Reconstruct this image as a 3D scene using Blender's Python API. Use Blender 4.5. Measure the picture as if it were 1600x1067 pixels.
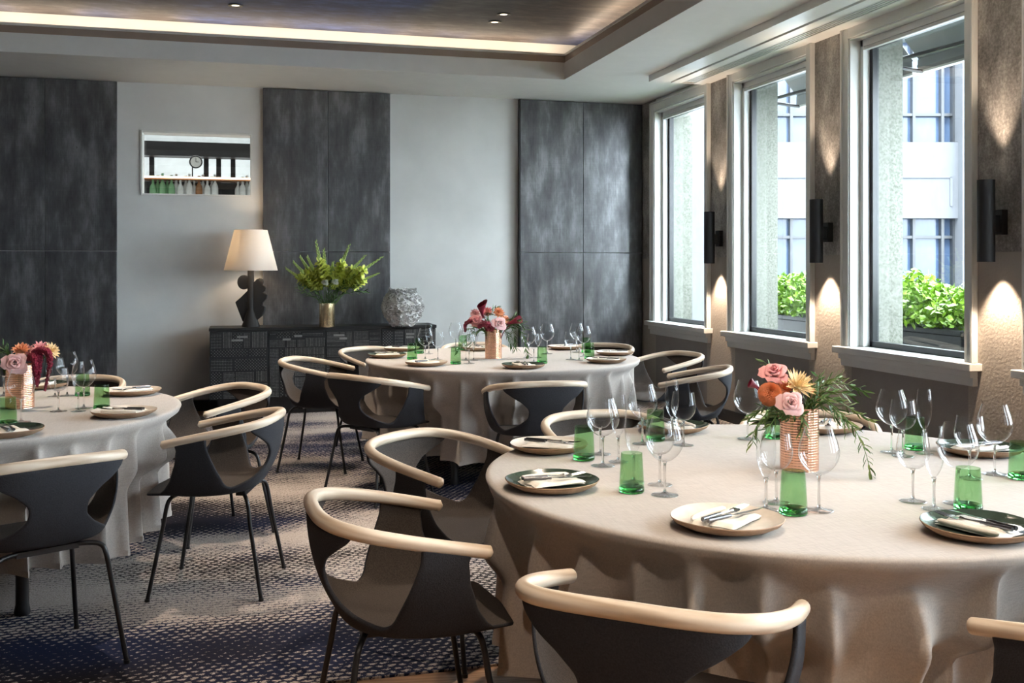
import bpy, math, random
from math import sin, cos, pi, radians, sqrt, atan2, exp
from mathutils import Vector, Matrix
random.seed(7)
SC = bpy.context.scene
COL = SC.collection
for o in list(bpy.data.objects): bpy.data.objects.remove(o)

# ---------------------------------------------------------------- camera
FPX, YH, HC = 1590.0, 416.0, 1.36
YAW = math.atan(428/1590.0)
S, Cc = sin(YAW), cos(YAW)
cam_d = bpy.data.cameras.new('camera'); cam_o = bpy.data.objects.new('camera', cam_d); COL.objects.link(cam_o)
cam_d.sensor_width = 36; cam_d.lens = 36*FPX/1600; cam_d.shift_y = -(533.5-YH)/1600
cam_d.clip_start = .05; cam_d.clip_end = 300
cam_o.location = (0, 0, HC); cam_o.rotation_euler = (pi/2, 0, -YAW)
SC.camera = cam_o
# ---------------------------------------------------------------- view, world, sun
SC.view_settings.view_transform = 'Standard'; SC.view_settings.look = 'None'
SC.view_settings.gamma = 1; SC.view_settings.use_curve_mapping = False
SC.view_settings.exposure = 1.12
SC.cycles.use_denoising = True
SC.cycles.max_bounces = 9; SC.cycles.diffuse_bounces = 4; SC.cycles.glossy_bounces = 3
SC.cycles.transmission_bounces = 6; SC.cycles.transparent_max_bounces = 24
SC.cycles.caustics_reflective = False; SC.cycles.caustics_refractive = False
SC.cycles.sample_clamp_indirect = 4.0
w = bpy.data.worlds.new('sky'); SC.world = w; w.use_nodes = True
bg = w.node_tree.nodes['Background']; bg.inputs[0].default_value = (.86, .935, 1.0, 1); bg.inputs[1].default_value = 12.0
sd = bpy.data.lights.new('sun', 'SUN'); sd.energy = 6.0; sd.angle = radians(1.0); sd.color = (1, .95, .87)
so = bpy.data.objects.new('sun', sd); COL.objects.link(so)
so.rotation_euler = Vector((-.42, -.75, 1.15)).to_track_quat('Z', 'Y').to_euler()
WARM = (1.0, .74, .50)
DOWN_W, COVE_W, SCONCE_W, LAMP_W = 96, 5.0, 20, 3.5

# ---------------------------------------------------------------- measuring helpers
def room(x, D):                       # lateral offset and depth -> room axes
    return (D*S + x*Cc, D*Cc - x*S)
def at_z(px, py, z):
    D = FPX*(HC-z)/(py-YH); X, Y = room((px-800)/FPX*D, D); return (X, Y, z)
def at_d(px, py, D):
    X, Y = room((px-800)/FPX*D, D); return (X, Y, HC-(py-YH)/FPX*D)
def x_on_y(px, Y):
    d = (px-800)/FPX; return Y*(S+d*Cc)/(Cc-d*S)
def y_on_x(px, X):
    d = (px-800)/FPX; return X*(Cc-d*S)/(S+d*Cc)
def z_on_y(px, py, Y):
    d = (px-800)/FPX; return HC-(py-YH)/FPX*Y/(Cc-d*S)
def z_on_x(px, py, X):
    d = (px-800)/FPX; return HC-(py-YH)/FPX*X/(S+d*Cc)

# ---------------------------------------------------------------- materials
def nt(name):
    m = bpy.data.materials.new(name); m.use_nodes = True
    return m, m.node_tree, m.node_tree.nodes, m.node_tree.nodes['Principled BSDF']
def setp(p, color=None, rough=.5, metal=0, spec=None, **k):
    if color is not None: p.inputs['Base Color'].default_value = (*color, 1)
    p.inputs['Roughness'].default_value = rough; p.inputs['Metallic'].default_value = metal
    if spec is not None: p.inputs['Specular IOR Level'].default_value = spec
    for a, b in k.items(): p.inputs[a].default_value = b
def coords(t, scale=(1,1,1), kind='Object', rot=(0,0,0)):
    tc = t.nodes.new('ShaderNodeTexCoord'); mp = t.nodes.new('ShaderNodeMapping')
    mp.inputs['Scale'].default_value = scale; mp.inputs['Rotation'].default_value = rot
    t.links.new(tc.outputs[kind], mp.inputs[0]); return mp.outputs[0]
def noise(t, vec, scale=5, detail=4, rough=.55, dist=0):
    n = t.nodes.new('ShaderNodeTexNoise'); n.inputs['Scale'].default_value = scale
    n.inputs['Detail'].default_value = detail; n.inputs['Roughness'].default_value = rough
    n.inputs['Distortion'].default_value = dist
    if vec is not None: t.links.new(vec, n.inputs['Vector'])
    return n.outputs['Fac']
def ramp(t, fac, stops):
    r = t.nodes.new('ShaderNodeValToRGB'); e = r.color_ramp.elements
    while len(e) > 1: e.remove(e[-1])
    e[0].position = stops[0][0]; e[0].color = (*stops[0][1], 1)
    for p, c in stops[1:]:
        q = e.new(p); q.color = (*c, 1)
    t.links.new(fac, r.inputs[0]); return r.outputs[0]
def math_(t, op, a, b=None, c=None):
    n = t.nodes.new('ShaderNodeMath'); n.operation = op
    for i, v in enumerate((a, b, c)):
        if v is None: continue
        if isinstance(v, (int, float)): n.inputs[i].default_value = v
        else: t.links.new(v, n.inputs[i])
    return n.outputs[0]
def bump(t, p, h, strength=.3, dist=.01):
    b = t.nodes.new('ShaderNodeBump'); b.inputs['Strength'].default_value = strength; b.inputs['Distance'].default_value = dist
    t.links.new(h, b.inputs['Height']); t.links.new(b.outputs[0], p.inputs['Normal'])
def mix(t, fac, a, b, mode='MIX'):
    n = t.nodes.new('ShaderNodeMix'); n.data_type = 'RGBA'; n.blend_type = mode
    for i, v in ((0, fac), (6, a), (7, b)):
        if isinstance(v, (int, float)): n.inputs[i].default_value = v
        elif isinstance(v, tuple): n.inputs[i].default_value = (*v, 1)
        else: t.links.new(v, n.inputs[i])
    return n.outputs[2]
M = {}
def plain(key, color, rough=.5, metal=0, var=0.0, vscale=8, bmp=0, bscale=60, kind='Object', **k):
    m, t, n, p = nt(key.replace('_', ' ')); setp(p, color, rough, metal, **k)
    v = coords(t, kind=kind)
    f = noise(t, v, vscale, 4)
    a = tuple(max(0, c*(1-var)) for c in color); b = tuple(min(1, c*(1+var)) for c in color)
    t.links.new(ramp(t, f, [(.3, a), (.7, b)]), p.inputs['Base Color'])
    if bmp: bump(t, p, noise(t, v, bscale, 4), bmp, .005)
    M[key] = m; return m
plain('plaster', (.72, .72, .70), .75, var=.09, vscale=1.6, bmp=.12, bscale=4)
plain('ceiling_paint', (.80, .795, .76), .7, var=.02)
plain('trim_white', (.76, .76, .73), .35, var=.02)
plain('sash_white', (.80, .81, .80), .3, var=.02)
plain('sash_black', (.02, .022, .025), .35, var=.1)
plain('brown_band', (.34, .27, .22), .5, var=.05)
plain('wall_low', (.42, .37, .32), .9, var=.05, vscale=5, bmp=.7, bscale=55)
plain('wall_low_shaded', (.30, .275, .255), .85, var=.04, bmp=.2, bscale=60)  # same plaster as wall_low, with the shade beneath the sills put into its colour
plain('black_metal', (.012, .012, .014), .38, var=.1)
plain('sconce_black', (.02, .02, .023), .55, var=.1)
plain('ceramic_black', (.022, .022, .023), .75, var=.2, bmp=.1, bscale=40)
plain('skirting', (.015, .015, .016), .5, var=.1)
def m_shade():
    m, t, n, p = nt('translucent lamp shade'); setp(p, (.92, .90, .86), .8)
    tr = t.nodes.new('ShaderNodeBsdfTranslucent'); tr.inputs[0].default_value = (.95, .88, .78, 1); mx = t.nodes.new('ShaderNodeMixShader'); mx.inputs[0].default_value = .35
    bump(t, p, noise(t, coords(t), 200, 2), .1, .003)
    t.links.new(p.outputs[0], mx.inputs[1]); t.links.new(tr.outputs[0], mx.inputs[2]); t.links.new(mx.outputs[0], n['Material Output'].inputs[0]); M['shade_white'] = m
m_shade()
plain('seat_fabric', (.056, .044, .037), .9, var=.35, vscale=260, bmp=.3, bscale=260)
plain('shell_fabric', (.018, .0185, .024), .9, var=.35, vscale=260, bmp=.3, bscale=260)
plain('napkin', (.80, .76, .69), .85, var=.03, bmp=.25, bscale=250)
plain('steel', (.55, .54, .52), .22, 1, var=.05)
plain('handle_steel', (.16, .16, .17), .3, 1, var=.1)
plain('clay', (.34, .22, .14), .75, var=.15, vscale=40, bmp=.2, bscale=80)
plain('glaze_cream', (.70, .64, .57), .25, var=.12, vscale=20)
plain('glaze_green', (.035, .055, .042), .18, var=.35, vscale=20)
plain('gold', (.97, .80, .50), .26, 1, var=.03)
plain('crust_white', (.86, .84, .81), .9, var=.25, vscale=30)
plain('stem_green', (.10, .20, .04), .6, var=.2)
plain('leaf_dark', (.075, .155, .04), .5, var=.4, vscale=30)
plain('leaf_olive', (.17, .25, .07), .5, var=.35, vscale=30)
plain('glad_green', (.78, .86, .20), .6, var=.25, vscale=40)
plain('glad_bud', (.52, .68, .22), .6, var=.25, vscale=40)
plain('petal_white', (.82, .82, .72), .6, var=.05)
plain('petal_pink', (.84, .38, .38), .6, var=.12, vscale=25)
plain('petal_pale', (.88, .56, .56), .6, var=.08, vscale=25)
plain('petal_orange', (.72, .27, .12), .6, var=.2, vscale=60)
plain('petal_peach', (.88, .42, .22), .6, var=.15, vscale=25)
plain('petal_yellow', (.90, .70, .40), .6, var=.12, vscale=25)
plain('burgundy', (.20, .008, .03), .5, var=.3, vscale=60)
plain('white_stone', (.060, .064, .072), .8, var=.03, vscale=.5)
plain('planter_black', (.007, .0075, .009), .5, var=.1)
plain('awning', (.13, .14, .15), .7, var=.06)
plain('rail_white', (.5, .5, .5), .5)
plain('terrace', (.25, .26, .27), .8, var=.1)
plain('bar_wood', (.32, .15, .06), .5, var=.2)
plain('bar_light', (.62, .66, .68), .6, var=.1, vscale=3)
plain('bottle_green', (.22, .46, .24), .15, var=.1)
plain('bottle_clear', (.80, .84, .84), .12, var=.2)
plain('tint_glass', (.03, .05, .09), .16, var=.15, vscale=1.2)
plain('diffuser_alu', (.62, .62, .60), .4, .3)

def m_panels():
    m, t, n, p = nt('dark patinated metal panels'); setp(p, (.1,.1,.1), .42, .55)
    v = coords(t, (2.2, 1, .75)); a = noise(t, v, 2.6, 7, .62)
    v2 = coords(t, (60, 1, 2.0)); b = noise(t, v2, 2.2, 3)
    v3 = coords(t, (2, 1, 90)); c = noise(t, v3, 1.5, 2)
    f = math_(t, 'ADD', math_(t, 'MULTIPLY', a, .8), math_(t, 'ADD', math_(t, 'MULTIPLY', b, .14), math_(t, 'MULTIPLY', c, .06)))
    t.links.new(ramp(t, f, [(.34, (.075, .075, .08)), (.5, (.15, .152, .16)), (.66, (.32, .33, .345))]), p.inputs['Base Color'])
    t.links.new(ramp(t, a, [(.3, (.40,.40,.40)), (.7, (.27,.27,.27))]), p.inputs['Roughness'])
    M['panel'] = m
m_panels()
def m_concrete():
    m, t, n, p = nt('concrete wallpaper'); setp(p, (.3,.3,.3), .8)
    a = noise(t, coords(t, (1, 1, .5)), 5, 9, .72); b = noise(t, coords(t, (1, 1, 1)), 60, 5, .7)
    f = math_(t, 'ADD', math_(t, 'MULTIPLY', a, .65), math_(t, 'MULTIPLY', b, .35))
    t.links.new(ramp(t, f, [(.38, (.13, .12, .112)), (.5, (.28, .26, .24)), (.62, (.52, .485, .45))]), p.inputs['Base Color'])
    bump(t, p, b, .2, .004); M['concrete'] = m
m_concrete()
def m_granite():
    m, t, n, p = nt('speckled granite'); setp(p, (.3,.3,.3), .7)
    a = noise(t, coords(t), 55, 6, .75)
    t.links.new(ramp(t, a, [(.38, (.09, .10, .07)), (.5, (.17, .175, .145)), (.62, (.23, .23, .20))]), p.inputs['Base Color'])
    M['granite'] = m
m_granite()
def m_tray():
    m, t, n, p = nt('painted tray ceiling'); setp(p, (.1,.1,.1), .6)
    a = noise(t, coords(t, (1, .5, 1)), .55, 3, .5); b = noise(t, coords(t, (1.0, 2.6, 1)), 2.6, 10, .75)
    base = ramp(t, a, [(.38, (.07, .052, .042)), (.48, (.085, .08, .085)), (.58, (.04, .06, .15))])
    t.links.new(mix(t, 1.0, base, ramp(t, b, [(.3, (.35,.34,.34)), (.5, (.9,.9,.9)), (.68, (2.0,1.95,1.9))]), 'MULTIPLY'), p.inputs['Base Color'])
    M['tray'] = m
m_tray()
def m_wood(key, c1, c2, kind='UV', sc=(1,1,1)):
    m, t, n, p = nt(key.replace('_', ' ')); setp(p, c1, .42)
    v = coords(t, sc, kind); a = noise(t, v, 6, 6, .6, .6)
    wv = t.nodes.new('ShaderNodeTexWave'); wv.inputs['Scale'].default_value = 3; wv.inputs['Distortion'].default_value = 6; wv.inputs['Detail'].default_value = 3
    t.links.new(v, wv.inputs[0]); wv.bands_direction = 'DIAGONAL'
    f = math_(t, 'ADD', math_(t, 'MULTIPLY', a, .6), math_(t, 'MULTIPLY', wv.outputs['Fac'], .4))
    t.links.new(ramp(t, f, [(.25, c2), (.65, c1)]), p.inputs['Base Color']); M[key] = m
m_wood('ash', (.78, .66, .53), (.56, .43, .31), 'UV', (.5, 2.6, 1))
m_wood('floor_oak', (.45, .27, .16), (.30, .165, .09), 'Object', (1.2, 9, 1))
def m_linen():
    m, t, n, p = nt('linen tablecloth'); setp(p, (.5,.45,.4), .85)
    p.inputs['Sheen Weight'].default_value = .15
    a = noise(t, coords(t, (1, 18, 9)), 22, 3, .6); b = noise(t, coords(t, (18, 1, 9)), 22, 3, .6)
    f = math_(t, 'MULTIPLY', math_(t, 'ADD', a, b), .5)
    t.links.new(ramp(t, f, [(.35, (.37, .33, .30)), (.65, (.49, .445, .405))]), p.inputs['Base Color'])
    bump(t, p, f, .15, .002); M['linen'] = m
m_linen()
def m_carpet():
    m, t, n, p = nt('patterned carpet'); setp(p, (.2,.2,.2), .95, spec=.1)
    tc = t.nodes.new('ShaderNodeTexCoord'); sp = t.nodes.new('ShaderNodeSeparateXYZ'); t.links.new(tc.outputs['Object'], sp.inputs[0])
    w1 = noise(t, coords(t, (40, 40, 1)), 1, 3); wob = math_(t, 'MULTIPLY', math_(t, 'SUBTRACT', w1, .5), 1.1)
    X = math_(t, 'ADD', math_(t, 'MULTIPLY', sp.outputs[0], 1/.040), wob)
    Yv = math_(t, 'ADD', math_(t, 'MULTIPLY', sp.outputs[1], 1/.029), wob)
    row = math_(t, 'FLOOR', Yv); off = math_(t, 'MULTIPLY', math_(t, 'MODULO', row, 2.0), .5)
    fx = math_(t, 'SUBTRACT', math_(t, 'FRACT', math_(t, 'ADD', X, off)), .5); fy = math_(t, 'SUBTRACT', math_(t, 'FRACT', Yv), .5)
    r2 = math_(t, 'ADD', math_(t, 'MULTIPLY', math_(t, 'MULTIPLY', fx, fx), .8), math_(t, 'MULTIPLY', fy, fy))
    r = math_(t, 'SQRT', r2)
    big = noise(t, coords(t, (.5, 1.3, 1)), 1.15, 3, .5)         # broad bands where the dots grow and merge
    fine = noise(t, coords(t, (1, 1, 1)), 150, 3, .7)
    size = math_(t, 'ADD', math_(t, 'MULTIPLY', math_(t, 'SUBTRACT', big, .5), 2.0), .33)
    d = math_(t, 'ADD', math_(t, 'SUBTRACT', size, r), math_(t, 'MULTIPLY', math_(t, 'SUBTRACT', fine, .5), .75))
    k = math_(t, 'MULTIPLY', math_(t, 'ADD', d, .08), 6.0); k = math_(t, 'MINIMUM', math_(t, 'MAXIMUM', k, 0), 1)
    dk = ramp(t, noise(t, coords(t, (.6, 1, 1)), .9, 2), [(.42, (.020, .017, .019)), (.58, (.013, .019, .052))])
    lt = ramp(t, fine, [(.3, (.28, .235, .21)), (.7, (.58, .51, .465))])
    t.links.new(mix(t, k, dk, lt), p.inputs['Base Color']); bump(t, p, fine, .5, .004); M['carpet'] = m
m_carpet()
def m_copper():
    m, t, n, p = nt('hammered copper'); setp(p, (.93, .52, .36), .24, 1)
    bump(t, p, noise(t, coords(t), 90, 3), .15, .002); M['copper'] = m
m_copper()
def thin_glass(key, tint, base=.04, edge=.55, power=3.0, rough=.0):
    m = bpy.data.materials.new(key.replace('_', ' ')); m.use_nodes = True; t = m.node_tree; t.nodes.clear()
    o = t.nodes.new('ShaderNodeOutputMaterial'); tr = t.nodes.new('ShaderNodeBsdfTransparent'); gl = t.nodes.new('ShaderNodeBsdfGlossy')
    gl.inputs['Roughness'].default_value = rough; gl.inputs['Color'].default_value = (.95, .97, 1, 1)
    lw = t.nodes.new('ShaderNodeLayerWeight'); lw.inputs['Blend'].default_value = .5
    f = math_(t, 'ADD', math_(t, 'MULTIPLY', math_(t, 'POWER', lw.outputs['Facing'], power), edge), base)
    nz = noise(t, coords(t), 12, 2)
    tr_c = ramp(t, nz, [(.3, tuple(c*.97 for c in tint)), (.7, tint)]); t.links.new(tr_c, tr.inputs['Color'])
    mx = t.nodes.new('ShaderNodeMixShader'); t.links.new(f, mx.inputs[0]); t.links.new(tr.outputs[0], mx.inputs[1]); t.links.new(gl.outputs[0], mx.inputs[2])
    t.links.new(mx.outputs[0], o.inputs[0]); M[key] = m
thin_glass('crystal', (.985, .99, .99), .018, .95, 3.2, .0)
thin_glass('foot_glass', (.93, .945, .95), .05, .5, 1.5, .03)
thin_glass('pane', (.93, .96, .97), .05, .5, 4.0, 0)
thin_glass('green_wall', (.745, .885, .73), .02, .5, 3.5, .03)
def solid_glass(key, col):
    m = bpy.data.materials.new(key.replace('_', ' ')); m.use_nodes = True; t = m.node_tree; p = t.nodes['Principled BSDF']
    setp(p, col, .02); p.inputs['Transmission Weight'].default_value = 1; p.inputs['IOR'].default_value = 1.45
    t.links.new(ramp(t, noise(t, coords(t), 20, 2), [(.3, tuple(c*.95 for c in col)), (.7, col)]), p.inputs['Base Color']); M[key] = m
solid_glass('stem_glass', (.99, 1, 1)); solid_glass('green_base', (.12, .62, .16))
def emis(key, col, s):
    m, t, n, p = nt(key.replace('_', ' ')); setp(p, col, .5); p.inputs['Emission Color'].default_value = (*col, 1); p.inputs['Emission Strength'].default_value = s
    M[key] = m
emis('led', (1, .80, .58), 2.5); emis('bar_lamp', (1, .9, .75), 3)

# ---------------------------------------------------------------- mesh builder
class MB:
    def __init__(s): s.v = []; s.f = []; s.m = []; s.uv = {}
    def add(s, vs, fs, mi=0):
        n = len(s.v); s.v += [tuple(a) for a in vs]; s.f += [tuple(i+n for i in f) for f in fs]; s.m += [mi]*len(fs); return s
    def box(s, x0, x1, y0, y1, z0, z1, mi=0):
        v = [(x, y, z) for z in (z0, z1) for y in (y0, y1) for x in (x0, x1)]
        return s.add(v, [(0,2,3,1), (4,5,7,6), (0,1,5,4), (2,6,7,3), (0,4,6,2), (1,3,7,5)], mi)
    def lathe(s, prof, n=32, mi=0, cx=0, cy=0, cap0=False, cap1=False):
        vs = []; fs = []
        for r, z in prof:
            for k in range(n):
                a = 2*pi*k/n; vs.append((cx+r*cos(a), cy+r*sin(a), z))
        for j in range(len(prof)-1):
            for k in range(n):
                fs.append((j*n+k, j*n+(k+1)%n, (j+1)*n+(k+1)%n, (j+1)*n+k))
        if cap0: fs.append(tuple(range(n-1, -1, -1)))
        if cap1: fs.append(tuple((len(prof)-1)*n+k for k in range(n)))
        return s.add(vs, fs, mi)
    def tube(s, pts, rad, n=10, mi=0, cap=True, uv=False):
        pts = [Vector(p) for p in pts]; N = len(pts); rads = rad if isinstance(rad, (list, tuple)) else [rad]*N
        up = Vector((0, 0, 1)); vs = []; fs = []; prev = None
        for i, p in enumerate(pts):
            d = (pts[min(i+1, N-1)]-pts[max(i-1, 0)]).normalized()
            if prev is None:
                a = d.cross(up)
                if a.length < 1e-3: a = d.cross(Vector((1, 0, 0)))
                a.normalize()
            else:
                a = (prev - d*prev.dot(d)); a.normalize()
            prev = a; b = d.cross(a)
            for k in range(n):
                t = 2*pi*k/n; vs.append(p+a*cos(t)*rads[i]+b*sin(t)*rads[i])
        for i in range(N-1):
            for k in range(n): fs.append((i*n+k, i*n+(k+1) % n, (i+1)*n+(k+1) % n, (i+1)*n+k))
        if cap:
            fs.append(tuple(range(n-1, -1, -1))); fs.append(tuple((N-1)*n+k for k in range(n)))
        return s.add(vs, fs, mi)
    def grid(s, fn, nu, nv, mi=0, closed=False):
        vs = [fn(i/nu, j/nv) for j in range(nv+1) for i in range(nu if closed else nu+1)]
        w_ = nu if closed else nu+1; fs = []
        for j in range(nv):
            for i in range(nu):
                i2 = (i+1) % w_ if closed else i+1
                fs.append((j*w_+i, j*w_+i2, (j+1)*w_+i2, (j+1)*w_+i))
        return s.add(vs, fs, mi)
    def mesh(s, name, mats, smooth=True, angle=40):
        me = bpy.data.meshes.new(name); me.from_pydata(s.v, [], s.f)
        for k in (mats if isinstance(mats, (list, tuple)) else [mats]): me.materials.append(M[k])
        me.polygons.foreach_set('material_index', s.m); me.update()
        if smooth:
            me.polygons.foreach_set('use_smooth', [True]*len(me.polygons))
            me.set_sharp_from_angle(angle=radians(angle))
        return me
    def obj(s, name, mats, parent=None, smooth=True, angle=40, loc=None, bevel=0):
        return link(name, s.mesh(name, mats, smooth, angle), parent, loc, bevel)
def link(name, me, parent=None, loc=None, bevel=0, rz=0):
    o = bpy.data.objects.new(name, me); COL.objects.link(o)
    if parent is not None: o.parent = parent
    if loc is not None: o.location = loc
    if rz: o.rotation_euler = (0, 0, rz)
    if bevel:
        b = o.modifiers.new('b', 'BEVEL'); b.width = bevel; b.segments = 2; b.limit_method = 'ANGLE'; b.angle_limit = radians(40)
    return o
def thing(name, label, cat, loc=(0,0,0), rz=0, group=None):
    o = bpy.data.objects.new(name, None); COL.objects.link(o); o.empty_display_size = .05
    o.location = loc; o.rotation_euler = (0, 0, rz); o['label'] = label; o['category'] = cat
    if group: o['group'] = group
    return o
def tag(o, label, cat, group=None):
    o['label'] = label; o['category'] = cat
    if group: o['group'] = group
    return o
def struct(o, label=None):
    o['kind'] = 'structure'
    if label: o['label'] = label
    return o
def lamp(name, kind, loc, energy, parent=None, color=WARM, **k):
    d = bpy.data.lights.new(name, kind); d.energy = energy; d.color = color
    rot = k.pop('rot', None)
    for a, b in k.items(): setattr(d, a, b)
    o = bpy.data.objects.new(name, d); COL.objects.link(o); o.location = loc
    if rot: o.rotation_euler = rot
    if parent is not None: o.parent = parent
    return o
def catmull(P, n):
    P = [Vector(p) for p in P]; out = []
    Q = [P[0]*2-P[1]]+P+[P[-1]*2-P[-2]]
    segs = len(P)-1
    for i in range(n+1):
        t = i/n*segs; k = min(int(t), segs-1); t -= k; a, b, c, d = Q[k:k+4]
        out.append(.5*((2*b)+(c-a)*t+(2*a-5*b+4*c-d)*t*t+(3*b-a-3*c+d)*t**3))
    return out

# ================================================================ ROOM
XR, YB, ZC = 4.13, 10.05, 3.07
XL, YF = -6.2, -3.0
XO = 4.52
floor = struct(MB().box(XL-.2, XR+.4, YF-.2, YB+.3, -.12, 0).obj('floor', 'floor_oak', smooth=False), 'oak timber border around the carpet')
cp = MB()
cp.box(XL, XR-.02, 3.355, 9.58, 0.0, .008)
carpet = struct(cp.obj('carpet', 'carpet', floor, smooth=False)); 
del carpet['kind']; carpet['label'] = 'dark carpet with cream woven dots'
# back wall with pass-through opening
ox0, ox1 = x_on_y(222, YB), x_on_y(392, YB); oz1, oz0 = z_on_y(222, 206, YB), z_on_y(300, 304, YB)
b = MB(); b.box(XL-.2, ox0, YB, YB+.22, 0, 3.6); b.box(ox1, XR+.4, YB, YB+.22, 0, 3.6); b.box(ox0, ox1, YB, YB+.22, 0, oz0); b.box(ox0, ox1, YB, YB+.22, oz1, 3.6)
wall_back = struct(b.obj('wall_back', 'plaster', smooth=False), 'pale grey polished plaster wall')
def px_panel(a, c): return x_on_y(a, YB-.04), x_on_y(c, YB-.04)
zs = 1.50
cols = [(-320, -205), (-200, -60), (-60, 70), (70, 183), (410.5, 512), (512, 610), (813, 911), (911, 1003.5)]
for a, c in cols[1:]:
    x0, x1 = px_panel(a, c)
    for z0, z1 in ((.10, zs), (zs, ZC-.005)):
        MB().box(x0+.003, x1-.003, YB-.045, YB-.001, z0+.003, z1-.003).obj('panel', 'panel', wall_back, smooth=False, bevel=.0015)
MB().box(x_on_y(813, YB-.05)-.012, x_on_y(813, YB-.05), YB-.06, YB-.001, .1, ZC-.005).obj('edge_strip', 'black_metal', wall_back, smooth=False)
bs = struct(MB().box(XL, XR, YB-.06, YB, 0, .10).obj('baseboard_back', 'skirting', smooth=False, bevel=.003))
struct(MB().box(XR-.02, XR, YF, YB-.06, 0, .11).obj('baseboard_right', 'skirting', smooth=False, bevel=.003))
struct(MB().box(XL-.2, XL, YF-.2, YB, 0, 3.6).obj('wall_left', 'panel', smooth=False))
struct(MB().box(XL-.2, XR+.4, YF-.2, YF, 0, 3.6).obj('wall_front', 'panel', smooth=False))
# right wall
SP = 1.72; W3 = (5.06, 6.235)
wins = []
for i, k in enumerate((2, 1, 0, -1, -2, -3, -4)):
    wins.append((W3[0]+k*SP, W3[1]+k*SP))
ZS, ZT, XI = .80, 2.945, 4.245
b = MB(); ys = [YB+.2]
prev = YB+.25
for y0, y1 in wins:
    b.box(XR, XI, y1, prev, 1.44, 3.6, 1); b.box(XR, XI, y1, prev, 0, 1.44, 0)
    b.box(XR, XI, y0, y1, 0, ZS-.03, 2); b.box(XR, XI, y0, y1, ZT, 3.6, 3)
    prev = y0
b.box(XR, XI, YF-.2, prev, 1.44, 3.6, 1); b.box(XR, XI, YF-.2, prev, 0, 1.44, 0)
wall_right = struct(b.obj('wall_right', ['wall_low', 'concrete', 'wall_low_shaded', 'trim_white'], smooth=False), 'window wall of concrete paper over beige render')
# outside masonry
b = MB(); prev = YB+1.2
for y0, y1 in wins:
    b.box(XI, XO, y1-.03, prev, -1, 4.2); b.box(XI, XO-.02, y0+.03, y1-.03, -1, ZS-.06); b.box(XI, XO-.02, y0+.03, y1-.03, ZT+.02, 4.2); prev = y0+.03
b.box(XI, XO, YF-.5, prev, -1, 4.2)
struct(b.obj('masonry', 'granite', wall_right, smooth=False)); del bpy.data.objects['masonry']['kind']
MATW = ['trim_white']
for i, (y0, y1) in enumerate(wins):
    cw = .08; b = MB()
    zt = ZT+.085
    b.box(XR-.03, XR, y0-cw, y0, ZS, zt); b.box(XR-.03, XR, y1, y1+cw, ZS, zt); b.box(XR-.03, XR, y0, y1, ZT, zt)
    b.box(XR-.042, XR-.03, y0-cw, y0-cw+.018, ZS, zt+.004); b.box(XR-.042, XR-.03, y1+cw-.018, y1+cw, ZS, zt+.004); b.box(XR-.042, XR-.03, y0-cw, y1+cw, zt-.014, zt+.004)
    # reveal linings
    b.box(XR-.02, XI, y0, y0+.012, ZS, ZT); b.box(XR-.02, XI, y1-.012, y1, ZS, ZT); b.box(XR-.02, XI, y0, y1, ZT-.012, ZT)
    wo = struct(b.obj('window_%d' % (i+1), 'trim_white', smooth=False, bevel=.003))
    s_ = MB(); s_.box(XR-.085, XI+.03, y0-cw-.035, y1+cw+.035, ZS-.045, ZS); 
    s_.obj('window_sill', 'trim_white', wo, smooth=False, bevel=.005)
    a_ = MB(); a_.box(XR-.055, XR, y0-cw, y1+cw, ZS-.085, ZS-.045); a_.box(XR-.035, XR, y0-cw, y1+cw, ZS-.135, ZS-.085)
    a_.obj('apron', 'trim_white', wo, smooth=False, bevel=.003)
    f = MB(); a, c = y0+.012, y1-.012; fx0, fx1 = XI-.055, XI
    f.box(fx0, fx1, a, a+.035, ZS, ZT-.012); f.box(fx0, fx1, c-.035, c, ZS, ZT-.012); f.box(fx0, fx1, a, c, ZT-.06, ZT-.012)
    f.obj('window_frame', 'sash_white', wo, smooth=False, bevel=.003)
    f = MB(); a += .035; c -= .035; fx0, fx1 = XI, XI+.05
    f.box(fx0, fx1, a-.02, a+.03, ZS, ZT); f.box(fx0, fx1, c-.03, c+.02, ZS, ZT); f.box(fx0, fx1, a, c, ZS, ZS+.04); f.box(fx0, fx1, a, c, ZT-.07, ZT)
    f.obj('sash', 'sash_black', wo, smooth=False, bevel=.002)
    MB().box(XI+.02, XI+.026, a+.02, c-.02, ZS+.035, ZT-.065).obj('glass_pane', 'pane', wo, smooth=False)
    MB().box(XI-.052, XI-.018, a-.02, c+.02, ZT-.085, ZT-.062).obj('blind_rail', 'trim_white', wo, smooth=False, bevel=.004)

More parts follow.
